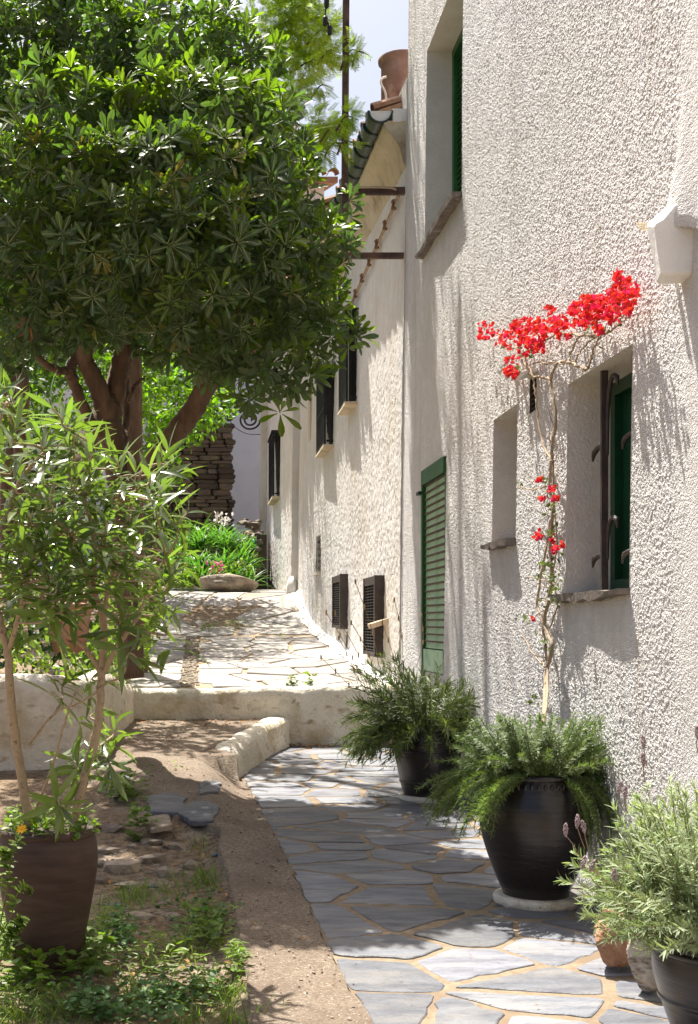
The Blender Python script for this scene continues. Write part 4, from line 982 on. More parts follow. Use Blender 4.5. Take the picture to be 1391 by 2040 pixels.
# ------------------------------------------------------------------ oleander in the brown pot
ol = thing('oleander', 'tall oleander with long pointed leaves in the matte brown pot', 'shrub', p0+np.array((0, 0, .52)))
Yo = 5.2; br = []
def limb(pts, r): 
    c = spline([P(x, y, yy) for x, y, yy in pts], 8); MB().tube(c+RNG.normal(0, .002, c.shape), r, 8).put('stem', M['palebark'], ol, True); br.append(c); return c
limb([(60,1650,5.2),(45,1560,5.2),(25,1430,5.15),(15,1300,5.1),(-5,1220,5.1),(-25,1150,5.1)], [.022,.018,.014])
limb([(145,1640,5.2),(165,1560,5.15),(195,1440,5.1),(203,1330,5.1),(206,1245,5.1),(185,1175,5.1),(150,1090,5.1)], [.020,.016,.012])
limb([(206,1245,5.1),(215,1180,5.1),(240,1100,5.1),(262,1010,5.1),(285,930,5.1)], [.011,.008,.005])
limb([(203,1345,5.1),(170,1290,5.1),(130,1260,5.1),(80,1180,5.1),(40,1100,5.1)], [.012,.009,.006])
limb([(207,1340,5.1),(235,1285,5.05),(262,1250,5.0),(300,1170,5.0),(330,1110,5.0)], [.012,.009,.005])
limb([(15,1300,5.1),(40,1220,5.0),(60,1140,5.0),(80,1050,5.0),(110,960,5.0)], [.011,.009,.005])
limb([(185,1175,5.1),(190,1090,5.0),(170,1000,5.0),(150,920,5.0),(145,860,5.0)], [.010,.008,.004])
limb([(-25,1150,5.1),(0,1060,5.1),(40,960,5.1),(90,900,5.0),(140,880,5.0)], [.011,.009,.005])
limb([(-25,1150,5.1),(-30,1050,5.1),(-20,940,5.1),(0,840,5.1),(15,800,5.1)], [.011,.009,.005])
limb([(60,1480,5.2),(110,1420,5.1),(160,1400,5.0),(215,1360,5.0)], [.006,.004]); limb([(55,1650,5.2),(100,1540,5.1),(130,1440,5.0),(150,1380,5.0)], [.007,.004])
olt = [leaf_tpl(.205, .034, [.25, .75, 1, .9, .6, .05], .14, c) for c in (.25, .6, .95)]
tips = []
pxs = [(285,905,9),(330,960,7),(150,870,8),(120,830,5),(20,815,7),(60,870,7),(100,930,9),(200,960,8),(250,985,8),(330,1040,7),(20,900,7),(150,960,8),(40,980,8),(95,1020,8),(165,1040,8),(220,1050,8),(290,1060,7),(0,1050,7),(60,1090,8),(120,1100,8),(180,1120,8),(250,1120,8),(310,1150,6),(30,1160,8),(90,1170,8),(150,1180,8),(220,1190,7),(280,1200,6),(5,1240,7),(70,1250,4),(250,1255,4),(300,1230,4),(100,1340,3),(215,1385,5),(150,1395,4),(165,1500,4),(120,1540,5),(95,1590,5),(150,1560,4),(250,1430,3),(30,780,4),(335,1180,4),(270,1300,3)]
LP = []; big = []
for (x, y, n) in pxs:
    for k in range(max(2, int(n*.5)) if y < 1190 else 1):
        p = P(x+RNG.normal(0, 26), y+RNG.normal(0, 24), RNG.uniform(4.65, 5.6)); ctr = P(120, 1380, 5.15); d = unit(unit(p-ctr)*.8+np.array((0, 0, .7))+RNG.normal(0, .45, 3))
        tips.append((p, d, RNG.integers(9, 14)))
tw = MB(); 
allbr = np.concatenate(br)
for (p, d, n) in tips:
    c = allbr[np.argmin(((allbr-p)**2).sum(1)+.3*(allbr[:, 2] > p[2]-.03))]; 
    if np.linalg.norm(c-p) < .5: tw.tube(spline([c, (c+p)/2+np.array((0, 0, -.02)), p-d*.05, p], 4), [.0055, .003], 5, False)
    for k in range(n):
        s = (k//3)/max(1, (n-1)//3); q = p-d*.11*(1-s); a = 2.1*(k % 3)+.9*(k//3)+RNG.normal(0, .2); h = unit(np.cross(d, (.3, .2, 1))); g = np.cross(d, h); r = h*math.cos(a)+g*math.sin(a)
        th = math.radians(78-52*s+RNG.normal(0, 9)); q2 = d*math.cos(th)+r*math.sin(th); q2 = unit(q2+np.array((0, 0, -.17)))
        LP.append((q, q2, d*math.sin(th)-r*math.cos(th), RNG.uniform(.62, 1.05)*(1-.25*s), int(RNG.choice(3, p=[.4, .4, .2]))))
tag(tw.put('twigs', M['palebark'], ol, True), kind='stuff')
meshes = [npmesh(t[0], t[1], M['oleander'], True) for t in olt]
order = sorted(range(len(LP)), key=lambda i: LP[i][0][1]/LP[i][3])
for i in order[:280]:
    q, d, u, s, k = LP[i]; inst('leaf', meshes[k], ol, q, basis(d[None], u[None])[0], s)
ps = [scatter(olt[LP[i][4]], LP[i][0][None], basis(LP[i][1][None], LP[i][2][None]), [LP[i][3]]) for i in order[280:]]
V, F = join(ps); tag(put('foliage', V, F, M['oleander'], ol, True), kind='stuff')
fl = []
for (x, y) in ((120,1060),(235,1010),(205,1095),(140,1075),(250,1000)):
    for k in range(10): p = P(x+RNG.normal(0, 9), y+RNG.normal(0, 9), 4.75); fl.append(scatter(leaf_tpl(.035, .006, [.6, 1, .2], .1, .2), p[None], basis(rdirs(1)+np.array([[0, 0, .6]]), rdirs(1)), [1]))
V, F = join(fl); tag(put('seed_pods', V, F, M['terracotta'], ol), kind='stuff')

# ------------------------------------------------------------------ pittosporum tree
tr = thing('pittosporum_tree', 'dense round evergreen tree with rosettes of dark leathery leaves', 'tree', P(240, 1340, 9.9))
tk = MB()
def tlimb(pts, r, nm='branch', m='bark'):
    c = spline([P(x, y, yy) for x, y, yy in pts], 8); return MB().tube(c+RNG.normal(0, .006, c.shape), r, 10).put(nm, M[m], tr, True)
tlimb([(262,1350,9.9),(250,1150,9.9),(240,1000,9.9),(228,900,9.9),(218,830,9.9),(216,790,9.9)], [.105,.095,.095,.11], 'trunk')
tlimb([(218,840,9.9),(195,770,9.8),(170,715,9.7),(178,640,9.5),(200,540,9.3),(230,400,9.2)], [.085,.07,.06,.03])
tlimb([(218,830,9.9),(235,760,9.9),(245,700,9.9),(262,640,9.9),(300,540,9.8),(330,400,9.8)], [.085,.07,.06,.03])
tlimb([(205,870,9.9),(175,830,9.8),(150,770,9.7),(140,735,9.7),(160,700,9.7),(175,660,9.6)], [.05,.045,.04,.03])
tlimb([(142,740,9.7),(110,735,9.6),(80,715,9.5),(40,650,9.4),(0,600,9.3)], [.032,.026,.02])
tlimb([(255,1010,9.9),(280,950,9.8),(330,890,9.7),(375,830,9.6),(410,770,9.5),(430,700,9.4),(455,620,9.3),(500,500,9.3),(520,380,9.3)], [.085,.09,.085,.075,.06,.03])
tlimb([(405,780,9.5),(440,745,9.5),(490,700,9.5),(560,640,9.5),(640,600,9.5)], [.05,.045,.035,.02])
tlimb([(245,900,9.95),(252,830,10.2),(250,760,10.3),(255,690,10.3)], [.03,.035,.035]); tlimb([(255,800,10.2),(270,770,10.2),(290,750,10.2)], [.015,.02,.01])
tlimb([(175,660,9.6),(150,620,9.5),(110,590,9.3),(80,560,9.2)], [.03,.02]); tlimb([(455,620,9.3),(420,500,9.0),(350,350,9.0),(300,200,9.0)], [.035,.02]); tlimb([(500,500,9.3),(570,400,9.5),(590,250,9.7)], [.03,.015])
DY = -1.0
LU = [(330,340,225,9.7),(140,170,190,9.7),(330,150,130,9.6),(450,150,90,9.8),(530,330,80,9.8),(570,590,105,9.5),(430,560,165,9.3),(205,500,175,9.3),(30,340,190,9.3),(-130,330,120,10.4),
 (60,60,90,9.3),(170,70,80,9.2),(270,75,80,9.1),(370,80,75,9.2),(440,75,65,9.4),(500,120,55,9.6),(0,120,70,9.2),
 (110,215,85,8.7),(30,250,80,8.6),(0,290,60,8.7),(200,240,70,8.7),(300,220,75,8.6),(400,200,75,8.7),(490,230,75,8.9),(545,220,50,9.3),
 (60,345,75,8.4),(140,350,80,8.4),(230,360,80,8.3),(330,340,80,8.3),(420,340,80,8.4),(500,350,80,8.6),(570,375,60,9.0),(585,300,35,9.3),
 (20,450,80,8.4),(110,460,85,8.3),(210,470,85,8.2),(310,460,85,8.2),(410,470,85,8.2),(500,480,80,8.4),(580,480,70,8.8),(645,490,55,9.2),(668,415,40,9.3),
 (40,560,75,8.6),(130,580,70,8.5),(220,590,75,8.4),(320,600,75,8.3),(420,600,80,8.3),(510,610,75,8.5),(590,610,70,8.8),(650,660,60,9.1),(690,690,30,9.1),
 (130,640,45,8.8),(330,660,50,8.6),(440,690,50,8.6),(530,710,60,8.7),(590,740,50,8.9),(500,770,38,8.9),(-60,700,80,9.2),(60,640,50,8.9),(410,725,30,8.8),
 (150,330,200,11.0),(330,300,200,11.1),(460,430,130,11.0),(60,560,160,11.2),(330,560,150,11.0)]
lumps = []
for (x, y, r, yy) in LU: p = P(x, y, yy+DY); lumps.append((*p, r/F_*(yy+DY)))
pt, nr = lump_points(lumps, 57, (.86, 1.06)); pi, ni = lump_points([(a, b, c, d*.72) for a, b, c, d in lumps[:12]+lumps[-5:]], 30, (.7, 1.1))
dr = np.array([[-.1, 0, .45]]); ax = nr*.85+dr+RNG.normal(0, .33, nr.shape); axi = ni*.6+dr+RNG.normal(0, .5, ni.shape)
pl_ = leaf_tpl(.150, .044, [.12, .3, .62, .95, 1, .42], .10, .28); small = leaf_tpl(.125, .05, [.16, .5, .95, .75, .1], .10, .3)
WH = []
for s in range(8): random.seed(50+s); WH.append(whorl_tpl(8+s % 4, pl_, 48, 88, 1, .28))
def with_rib(wh, leafm):
    v, f = wh; n = len(pl_[0]); V = [v]; k = len(v); F2 = []
    for a in range(0, len(v), n):
        mid = v[a+1:a+n:3]; sd = v[a+2:a+n:3]-v[a:a+n:3]; nn = np.cross(mid[-1]-mid[0], sd[2]); nn = nn/(np.linalg.norm(nn)+1e-9)*.0022
        nn = -nn if nn @ np.array((0, 0, 1.)) < 0 else nn
        w_ = np.linspace(.0062, .0016, len(mid))[:, None]*sd/np.maximum(np.linalg.norm(sd, axis=1, keepdims=True), 1e-6)/2
        q = np.stack([mid-w_+nn, mid+w_+nn], 1).reshape(-1, 3); b = k
        for i in range(len(mid)-1): F2.append((b+2*i, b+2*i+1, b+2*i+3, b+2*i+2))
        V.append(q); k += len(q)
    me = npmesh(np.concatenate(V), np.concatenate([f, np.array(F2)]), leafm); me.materials.append(M['rib'])
    mi = np.zeros(len(me.polygons), np.int32); mi[len(f):] = 1; me.polygons.foreach_set('material_index', mi); return me
wm = [with_rib(w_, M['pitto']) for w_ in WH]; wn_ = [with_rib(w_, M['pittolit']) for w_ in WH]; wo_ = [with_rib(w_, M['pittoold']) for w_ in WH]
pts = np.concatenate([pt, pi]); axs = np.concatenate([ax, axi]); spin = RNG.uniform(0, 6.3, len(pts)); Rm = rotz_to(axs, spin); sc = np.concatenate([RNG.uniform(.45, .9, len(pt)), RNG.uniform(.7, 1, len(pi))])
px_ = CX+pts[:, 0]/pts[:, 1]*F_; py_ = CY-(pts[:, 2]-EYE)/pts[:, 1]*F_
sunlit_tips = (np.arange(len(pts)) < len(pt)) & (axs[:, 2]/np.linalg.norm(axs, axis=1) > .36) & (RNG.random(len(pts)) < .7)  # upward-facing outer rosettes get the leaf colour with sunlight painted in
vis = (np.arange(len(pts)) < len(pt)) & (px_ > -30) & (py_ > -30) & (axs[:, 1] < .5)
o_ = np.argsort(np.where(vis, pts[:, 1], 99)); front = o_[:300]; isf = np.zeros(len(pts), bool); isf[front] = True
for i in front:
    inst('leaf_rosette', (wo_ if i % 29 == 3 else wn_ if sunlit_tips[i] else wm)[i % 8], tr, pts[i], Rm[i], float(sc[i]))
for nm, msk, mm in (('crown', ~sunlit_tips & ~isf, 'pitto'), ('crown_tips', sunlit_tips & ~isf, 'pittolit')):
    ps = []
    for s in range(8):
        k = np.where(msk & (np.arange(len(pts)) % 8 == s))[0]
        if len(k): ps.append(scatter(WH[s], pts[k], Rm[k], sc[k]))
    V, F = join(ps); tag(put(nm, V, F, M[mm], tr), kind='stuff')
dl = []
for (x, y, n) in ((62,610,9),(60,640,7),(66,660,8),(58,655,6)):
    p = P(x, y-18, 8.0); 
    for k in range(n): d = np.array([[RNG.normal(0, .3), RNG.normal(0, .3), -1]]); dl.append(scatter(small, p[None]+RNG.normal(0, .02, (1, 3)), basis(d, rdirs(1)), [RNG.uniform(.7, 1)]))
V, F = join(dl); put('dead_spray', V, F, M['deadleaf'], tr)
# lone low sprig hanging by the far wall
for (x, y) in ((558,822),(500,800),(470,792)):
    p = P(x, y, 8.6); random.seed(x); V, F = whorl_tpl(7, pl_, 70, 100, 0, .2); inst('leaf_rosette', npmesh(V, F, M['pittolit']), tr, p, rotz_to(np.array([[.1, -.7, .5]]), np.array([1.]))[0], 1.05 if x > 550 else .8)
    MB().tube(spline([P(x, y, 8.6), P(x-5, y-25, 8.6), P(x-12, y-60, 8.7)], 4), .006, 5).put('branch', M['stemgreen'], tr)
print('whorls', len(pts))

# ------------------------------------------------------------------ trees and bushes behind
def bush(name, label, cat, lumps_px, tpl, m, dens, stems, sm='bark', group=None, shell=(.55, 1.08), upb=.4, sc=(.7, 1.2)):
    o = None; L = []
    for (x, y, r, yy) in lumps_px: L.append((*P(x, y, yy), r/F_*yy))
    o = thing(name, label, cat, (L[0][0], L[0][1], float(ground_z(L[0][0], L[0][1]))), group)
    p, n = lump_points(L, dens, shell); d = n*.5+RNG.normal(0, .7, n.shape)+np.array([[0, 0, -.1]]); up = n*.5+np.array([[0, 0, upb]])+RNG.normal(0, .4, n.shape)
    V, F = scatter(tpl, p, basis(d, up), RNG.uniform(*sc, len(p))); tag(put('crown', V, F, M[m], o), kind='stuff')
    for (pp, r) in stems: c = spline([P(*q) for q in pp], 8); MB().tube(c+RNG.normal(0, .006, c.shape), r, 8).put('trunk', M[sm], o, True)
    return o
ov = leaf_tpl(.11, .05, [.2, .85, 1, .7, .05], .1, .3); ov2 = leaf_tpl(.15, .07, [.2, .85, 1, .7, .05], .1, .3)
bush('leafy_tree', 'sunlit light green tree seen between the trunks', 'tree', [(330,760,110,17),(400,760,55,17.3),(260,850,90,16.5),(380,830,60,16.8),(150,780,120,17.5),(300,930,70,16.5),(440,800,35,17.5),(80,850,90,17.5),(200,720,100,18),(40,730,90,18),(300,680,90,18.5),(250,760,80,17.5),(330,770,95,22),(385,790,70,22),(275,750,95,22),(430,800,45,22.3)], ov, 'bright', 90, [([(300,1250,17),(310,1050,17),(320,850,17)], [.09,.06]), ([(180,870,17),(120,930,17),(60,990,17)], [.05,.04])])
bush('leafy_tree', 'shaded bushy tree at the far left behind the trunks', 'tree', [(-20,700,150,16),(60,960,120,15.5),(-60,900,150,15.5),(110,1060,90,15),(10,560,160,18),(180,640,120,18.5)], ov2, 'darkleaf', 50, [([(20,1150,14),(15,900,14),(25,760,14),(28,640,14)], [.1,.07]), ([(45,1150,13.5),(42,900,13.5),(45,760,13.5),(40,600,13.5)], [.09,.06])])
bush('leafy_tree', 'tall dark tree behind the round evergreen', 'tree', [(230,600,130,21),(200,420,200,21),(350,350,150,22),(60,250,240,22),(330,180,200,23),(-120,400,200,21),(120,640,130,21),(330,700,120,22),(20,760,150,22),(230,800,120,22.5),(400,800,70,22),(250,400,130,13.2),(330,250,110,13.4),(180,560,90,13.4),(180,450,110,12.6),(260,300,110,12.5),(330,470,80,12.7),(230,480,150,13.0),(300,420,130,13.2),(330,560,90,12.8),(150,560,120,12.6),(260,560,90,12.4)], ov2, 'darkleaf', 26, [([(140,1180,15),(150,980,15),(185,860,15.4),(230,760,16),(260,600,18)], [.16,.13,.1])])  # nearer lumps, hidden by the evergreen, are added to shade the lower court
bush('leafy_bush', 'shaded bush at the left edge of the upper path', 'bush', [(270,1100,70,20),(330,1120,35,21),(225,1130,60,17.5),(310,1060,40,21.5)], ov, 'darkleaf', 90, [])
bush('leafy_bush', 'green weeds hanging over the white bed wall', 'bush', [(275,1235,50,11.6),(250,1170,55,11.0),(292,1150,40,12),(262,1290,46,12.7),(60,1320,40,10.2),(150,1335,36,10.0),(240,1330,34,12.2),(290,1270,25,13.2),(215,1310,45,11.8),(270,1230,30,14),(180,1290,50,11.2)], leaf_tpl(.06, .035, [.3, .9, 1, .6, .05], .1, .3), 'weed', 330, [])
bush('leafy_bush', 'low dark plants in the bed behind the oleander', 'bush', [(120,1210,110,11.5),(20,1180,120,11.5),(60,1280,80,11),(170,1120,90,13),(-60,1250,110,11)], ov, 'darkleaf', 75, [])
# pale tree with feathery leaves
fe = []
for k in range(9):
    y = .012+.016*k
    for s in (-1, 1):
        v, f = leaf_tpl(.05, .011, [.4, 1, .3], 0, .1); a = s*.95; R = np.array([[math.cos(a), math.sin(a), 0], [-math.sin(a), math.cos(a), 0], [0, 0, 1]]); fe.append((v @ R.T*(1-.04*k)+np.array((0, y, 0)), f))
feather = join(fe)
pa = thing('pale_tree', 'pale yellow-green feathery tree against the bright sky', 'tree', (-.7, 13.5, 1.1)); PPs = []
def pl_limb(pts, r): c = spline([np.array(p) for p in pts], 8); MB().tube(c, r, 7).put('branch', M['bark'], pa, True); return c
pl_limb([(-.7,13.5,1.0),(-.75,13.6,4),(-.7,13.6,6.5),(-.45,13.5,8.9)], [.13,.1,.07])
for (x, y, r, yy, n) in [(560,60,75,13.5,300),(620,120,45,13.2,150),(540,150,60,13.5,170),(600,30,60,13.2,220),(640,60,30,12.6,70),(590,190,35,13,70),(655,100,22,12.4,35),(640,250,40,12.6,110),(610,290,30,12.8,60),(665,285,18,12.4,26),(690,232,20,12.0,34),(660,255,22,12.2,36),(700,100,14,12.2,14),(712,103,9,12.2,8),(685,280,12,12,12),(690,110,10,12.2,8),(640,170,22,12.8,22),(570,-60,90,13.5,330),(650,-110,80,13,180),(480,-120,110,13.6,320),(630,300,25,12.6,34),(560,240,40,13.2,70)]:
    c = P(x, y, yy); rr = r/F_*yy; q = RNG.normal(size=(n, 3)); q = q/np.linalg.norm(q, axis=1, keepdims=True)*(RNG.random((n, 1))**.45)*rr*np.array((1, 1.1, .8)); d = q/rr+np.array([[.35, -.3, -.35]])+RNG.normal(0, .5, (n, 3))
    PPs.append(scatter(feather, c+q, basis(d, np.array([[0, 0, 1.]])+RNG.normal(0, .3, (n, 3))), RNG.uniform(.8, 1.35, n)))
    if r < 70 and y > -20: pl_limb([c+np.array((-.9*rr, .1, -.1)), c, c+np.array((.12, -.03, -.05))], [.012,.006,.003])
for pp in ([(-.45,13.5,8.9),(.35,13.2,10),(.6,14.2,11.6),(.55,14.6,12.6)], [(-.45,13.5,8.9),(.2,12.6,10.1),(.5,12.1,9.9),(.6,11.7,9.5)], [(.35,13.2,10),(.7,12.6,10.0),(.95,12.1,10.1)]): pl_limb(pp, [.05,.045,.03])
for c, n, s in ((( .58,14.2,11.8),80,.5),((.6,12.0,9.5),70,.35),((.75,12.8,10.2),110,.45),((.5,13.4,11),140,.5),((.62,12.6,9.5),60,.3)):
    q = RNG.normal(0, s, (n, 3))*np.array((.5, 1, 1)); PPs.append(scatter(feather, np.array(c)+q, basis(q+np.array([[.1, 0, -.6]]), np.array([[0, 0, 1.]])+RNG.normal(0, .3, (n, 3))), RNG.uniform(.7, 1.1, n)))
V, F = join(PPs); tag(put('crown', V, F, M['pale'], pa), kind='stuff')

# ------------------------------------------------------------------ flower bed at the head of the path
def straps(name, label, spots, m='lily', cat='plant', L=.5, n=26, wd=.035, group=None):
    tp = [leaf_tpl(L, wd, [.7, 1, 1, .8, .5, .05], .15, c) for c in (.5, .9, 1.15)]; ps = []
    o = thing(name, label, cat, spots[0], group)
    for s in spots:
        for k in range(n):
            a = RNG.uniform(0, 6.3); e = RNG.uniform(.5, 2.2); d = np.array([[math.cos(a), math.sin(a), e]]); ps.append(scatter(tp[k % 3], np.array(s)[None]+RNG.normal(0, .03, (1, 3)), basis(d, np.array([[-math.cos(a)*e, -math.sin(a)*e, 1.01]])), [RNG.uniform(.6, 1.1)]))
    V, F = join(ps); tag(put('leaves', V, F, M[m], o), kind='stuff'); return o
sp_ = []
for k in range(64):
    x = RNG.uniform(340, 505); yy = RNG.uniform(22.9, 25.2); t = (yy-22.9)/2.3; sp_.append(tuple(P(x, 0, yy)*np.array((1, 1, 0))+np.array((0, 0, 2.2+1.2*t*(1-.5*max(0, (x-455)/50))*min(1, (x-325)/55)))))
lb = straps('flower_bed_lilies', 'bright strap-leaved lily clump at the head of the path', sp_, L=.6, n=24)
fl = []
for (x, y, n, m) in ((440,1032,26,'petal'),(452,1040,12,'petal')):
    for k in range(n): p = P(x+RNG.normal(0, 9), y+RNG.normal(0, 7), 24.2); fl.append(scatter(leaf_tpl(.08, .05, [.4, 1, .6], .2, .4), p[None], basis(rdirs(1)+np.array([[0, -.5, .6]]), rdirs(1)), [1]))
V, F = join(fl); tag(put('white_flowers', V, F, M['petal'], lb), kind='stuff')
fl = []
for k in range(44): p = P(430+RNG.normal(0, 9), 1133+RNG.normal(0, 9), 22.9); fl.append(scatter(leaf_tpl(.07, .045, [.4, 1, .6], .2, .4), p[None], basis(rdirs(1)+np.array([[0, -.5, .6]]), rdirs(1)), [1]))
pk = thing('pink_flowers', 'small pink flowers in front of the lily clump', 'flowers', P(430, 1150, 22.9)); V, F = join(fl); tag(put('petals', V, F, M['pink'], pk), kind='stuff'); 
bush('leafy_bush', 'pale low plant beside the pink flowers and the boulder', 'plant', [(435,1150,22,22.8),(480,1135,20,23.2),(370,1150,25,22.9),(500,1140,12,23.3)], leaf_tpl(.09, .05, [.3, .9, 1, .6, .05], .1, .3), 'weed', 220, [])
straps('agave', 'blue-green spiky plant in front of the dry stone wall', [tuple(P(395, 1075, 26.5)), tuple(P(375, 1085, 26.5))], 'darkleaf', L=.8, n=30, wd=.07)
v, f = rock_mesh(.55, .3, .19, 4, 3, .18); put('boulder', v+P(455, 1163, 22.3), f, M['stone'], None, True, loc=P(455, 1175, 22.3)); b_ = [o for o in C.objects if o.name.startswith('boulder')][0]; tag(b_, 'long grey boulder edging the bed at the path crest', 'boulder')
gh = thing('garden_hose_reel', 'teal plastic tap fitting half hidden at the bed edge', 'tap', P(506, 1090, 25)); MB().lathe([(.03, -.1), (.05, -.06), (.05, .06), (.03, .1)], P(506, 1085, 25), 10).put('tap_body', mat('teal_plastic', (.01,.2,.17), (.02,.25,.2), 5, .4), gh, True)
gh.name = 'garden_tap'; ORG['garden_tap'] = ORG.get('garden_hose_reel')
# terracotta pot on the raised bed behind the oleander
tp = thing('terracotta_pot', 'terracotta pot on the raised bed half hidden behind the oleander', 'flower pot', P(138, 1300, 11)); c = P(138, 1300, 11)
MB().lathe([(.14, 0), (.17, .2), (.2, .36), (.22, .37), (.22, .43), (.2, .44), (.18, .4)], c, 32).put('pot_body', M['terracotta'], tp, True)

# ------------------------------------------------------------------ rocks by the lavender pot
def rock(name, label, c, s, seed, m, rough=.2, sub=3, cat='rock', group=None, fine=0):
    v, f = rock_mesh(*s, seed, sub, rough)
    if fine: v = v*(1+fine*(np.stack([fbm(v[:, 0]*55+v[:, 2]*20, v[:, 1]*55+v[:, 2]*45, seed)]*3, 1)-.45))
    return tag(put(name, v+np.array(c), f, m, None, True, loc=c), label, cat, group)
g_ = at_ground(1240, 1905, lambda X, Y: zr(Y)); rock('rock', 'orange conglomerate rock leaning on the pale rock', P(1236, 1862, 5.0), (.125, .12, .125), 3, M['orangerock'], .12, 4, fine=.22)
rock('rock', 'pale striped rock beside the lavender pot', P(1300, 1895, 4.72), (.095, .12, .16), 8, M['palerock'], .22, 4, fine=.15)
# stones of the broken ground at the left
gs = 'stones in the broken ground beside the concrete'
STN = [(300,1718,.085,.06,.05),(240,1735,.13,.09,.07),(330,1745,.07,.05,.055),(215,1700,.09,.06,.04),(380,1730,.06,.05,.04),(415,1722,.05,.035,.025),(350,1690,.08,.05,.035),(265,1690,.05,.03,.025),(305,1768,.05,.03,.015),(225,1805,.07,.03,.015),(345,1830,.06,.05,.03),(395,1815,.05,.03,.02),(250,1770,.08,.06,.04),(200,1760,.06,.05,.04),(300,1680,.1,.06,.03),(430,1705,.045,.03,.02),(260,1865,.06,.05,.03),(210,1905,.05,.03,.02),(180,1650,.1,.07,.05),(230,1655,.09,.06,.04),(280,1830,.09,.05,.03),(380,1890,.05,.035,.02),(330,1930,.06,.04,.02),(205,1725,.05,.04,.03)]
sl_ = {0: 'angular tan stone in the middle of the broken ground', 1: 'largest tan block of the broken ground by the brown pot', 8: 'thin blue slate chip lying on the broken ground', 9: 'flat grey chip among the weeds by the brown pot'}
for k, (x, y, a, b, c) in enumerate(STN):
    p = at_ground(x, y); v, f = rock_mesh(a, b, c, 300+k, 1, .42); Rz = np.array(Matrix.Rotation(RNG.uniform(-.5, .5), 3, 'Z')); v = v @ Rz.T
    tag(put('stone', v+p+np.array((0, 0, c*.22)), f, M['slate'] if k in (8, 9, 15) else M['stone'], None, False, loc=p), sl_.get(k, 'tan stone half sunk in the broken ground beside the concrete'), 'stone', gs)
cnt = []
for k in range(900):
    x = RNG.uniform(150, 470); y = RNG.uniform(1640, 1990); p = at_ground(x, y)
    if p[0] > float(xl(p[1]))+.02 and p[1] < 8: continue
    v, f = rock_mesh(RNG.uniform(.006, .026), RNG.uniform(.006, .02), RNG.uniform(.004, .012), k, 1, .3); cnt.append((v+p, np.array(f)))
for k in range(420):
    y = RNG.uniform(4.2, 11.8); x = RNG.uniform(float(xl(y)), float(xs(y))); q = np.array((x, y, zcon(x, y)+.004)); v, f = rock_mesh(RNG.uniform(.003, .011), RNG.uniform(.003, .009), RNG.uniform(.002, .006), k, 1, .3); cnt.append((v+q, np.array(f)))
V, F = join(cnt); tag(put('gravel', V, F, M['stone']), 'loose chips and gravel on the broken ground', kind='stuff')
# dead leaves drifted against the walls
dl = []; t_ = leaf_tpl(.055, .018, [.3, 1, .8, .1], .2, .6)
def litter(n, fx, fy, fz, s=(.5, 1.1)):
    for k in range(n):
        x, y = fx(), fy(); dl.append(scatter(t_, np.array([[x, y, fz(x, y)+.012]]), basis(np.array([[RNG.normal(), RNG.normal(), RNG.normal(0, .15)]]), np.array([[0, 0, 1.]])+RNG.normal(0, .3, (1, 3))), [RNG.uniform(*s)]))
litter(130, lambda: RNG.uniform(.85, 1.95), lambda: 12.08-abs(RNG.normal(0, .12)), lambda x, y: float(zr(y))+.01)
litter(120, lambda: RNG.uniform(-.7, .7), lambda: 12.05-abs(RNG.normal(0, .22)), zcon); litter(60, lambda: RNG.uniform(-.75, .3), lambda: RNG.uniform(8.5, 12), zcon, (.4, .8))
litter(70, lambda: RNG.uniform(-.7, 1.4), lambda: RNG.uniform(12.5, 21), lambda x, y: float(zt(y))+.02, (.5, 1)); litter(90, lambda: RNG.uniform(-.7, .15), lambda: RNG.uniform(4.5, 8), lambda x, y: float(ground_z(x, y))+.01)
litter(60, lambda: RNG.uniform(.15, .5), lambda: RNG.uniform(4.3, 9.5), zcon, (.25, .6)); litter(60, lambda: RNG.uniform(.5, 1.9), lambda: RNG.uniform(4.5, 9), lambda x, y: float(zr(y))+.012, (.25, .5))
V, F = join(dl); tag(put('dead_leaves', V, F, M['deadleaf']), 'dry fallen leaves drifted along the walls', kind='stuff')

# ------------------------------------------------------------------ weeds
blade = leaf_tpl(.13, .006, [1, .9, .7, .1], .2, .5); clover = leaf_tpl(.028, .024, [.3, 1, 1, .4], .15, .3); lance = leaf_tpl(.05, .013, [.4, 1, .8, .1], .15, .4); round_ = leaf_tpl(.045, .040, [.3, .9, 1, .85, .3], .12, .3)
def weeds(name, label, spots, parts):
    ps = {}
    for (x, y, rx, ry, n, kind) in spots:
        for k in range(n):
            px = x+RNG.normal(0, rx*.5); py = y+RNG.normal(0, ry*.5); p = at_ground(px, min(2150, py)); hh = RNG.random()
            if kind == 'grass':
                a = RNG.uniform(0, 6.3); ps.setdefault('weed', []).append(scatter(blade, p[None], basis(np.array([[math.cos(a), math.sin(a), RNG.uniform(.7, 2.5)]]), np.array([[-math.cos(a), -math.sin(a), .7]])), [RNG.uniform(.4, 1.05)]))
            else:
                t = {'clover': clover, 'lance': lance, 'round': round_}[kind]; m = 'weedblue' if kind == 'clover' else 'weed'
                q = p+np.array((0, 0, hh*(.09 if kind != 'round' else .15)+.01)); a = RNG.uniform(0, 6.3, 3); d = np.stack([np.cos(a), np.sin(a), RNG.uniform(-.2, .7, 3)], 1); u = np.array([[0, 0, 1.]]*3)+RNG.normal(0, .35, (3, 3))
                ps.setdefault(m, []).append(scatter(t, np.repeat(q[None], 3, 0)+RNG.normal(0, .006, (3, 3)), basis(d, u), RNG.uniform(.6, 1.15, 3)))
    for m, l in ps.items(): V, F = join(l); tag(put(name, V, F, M[m]), label if m == 'weed' else label.replace('green', 'bluish'), kind='stuff')
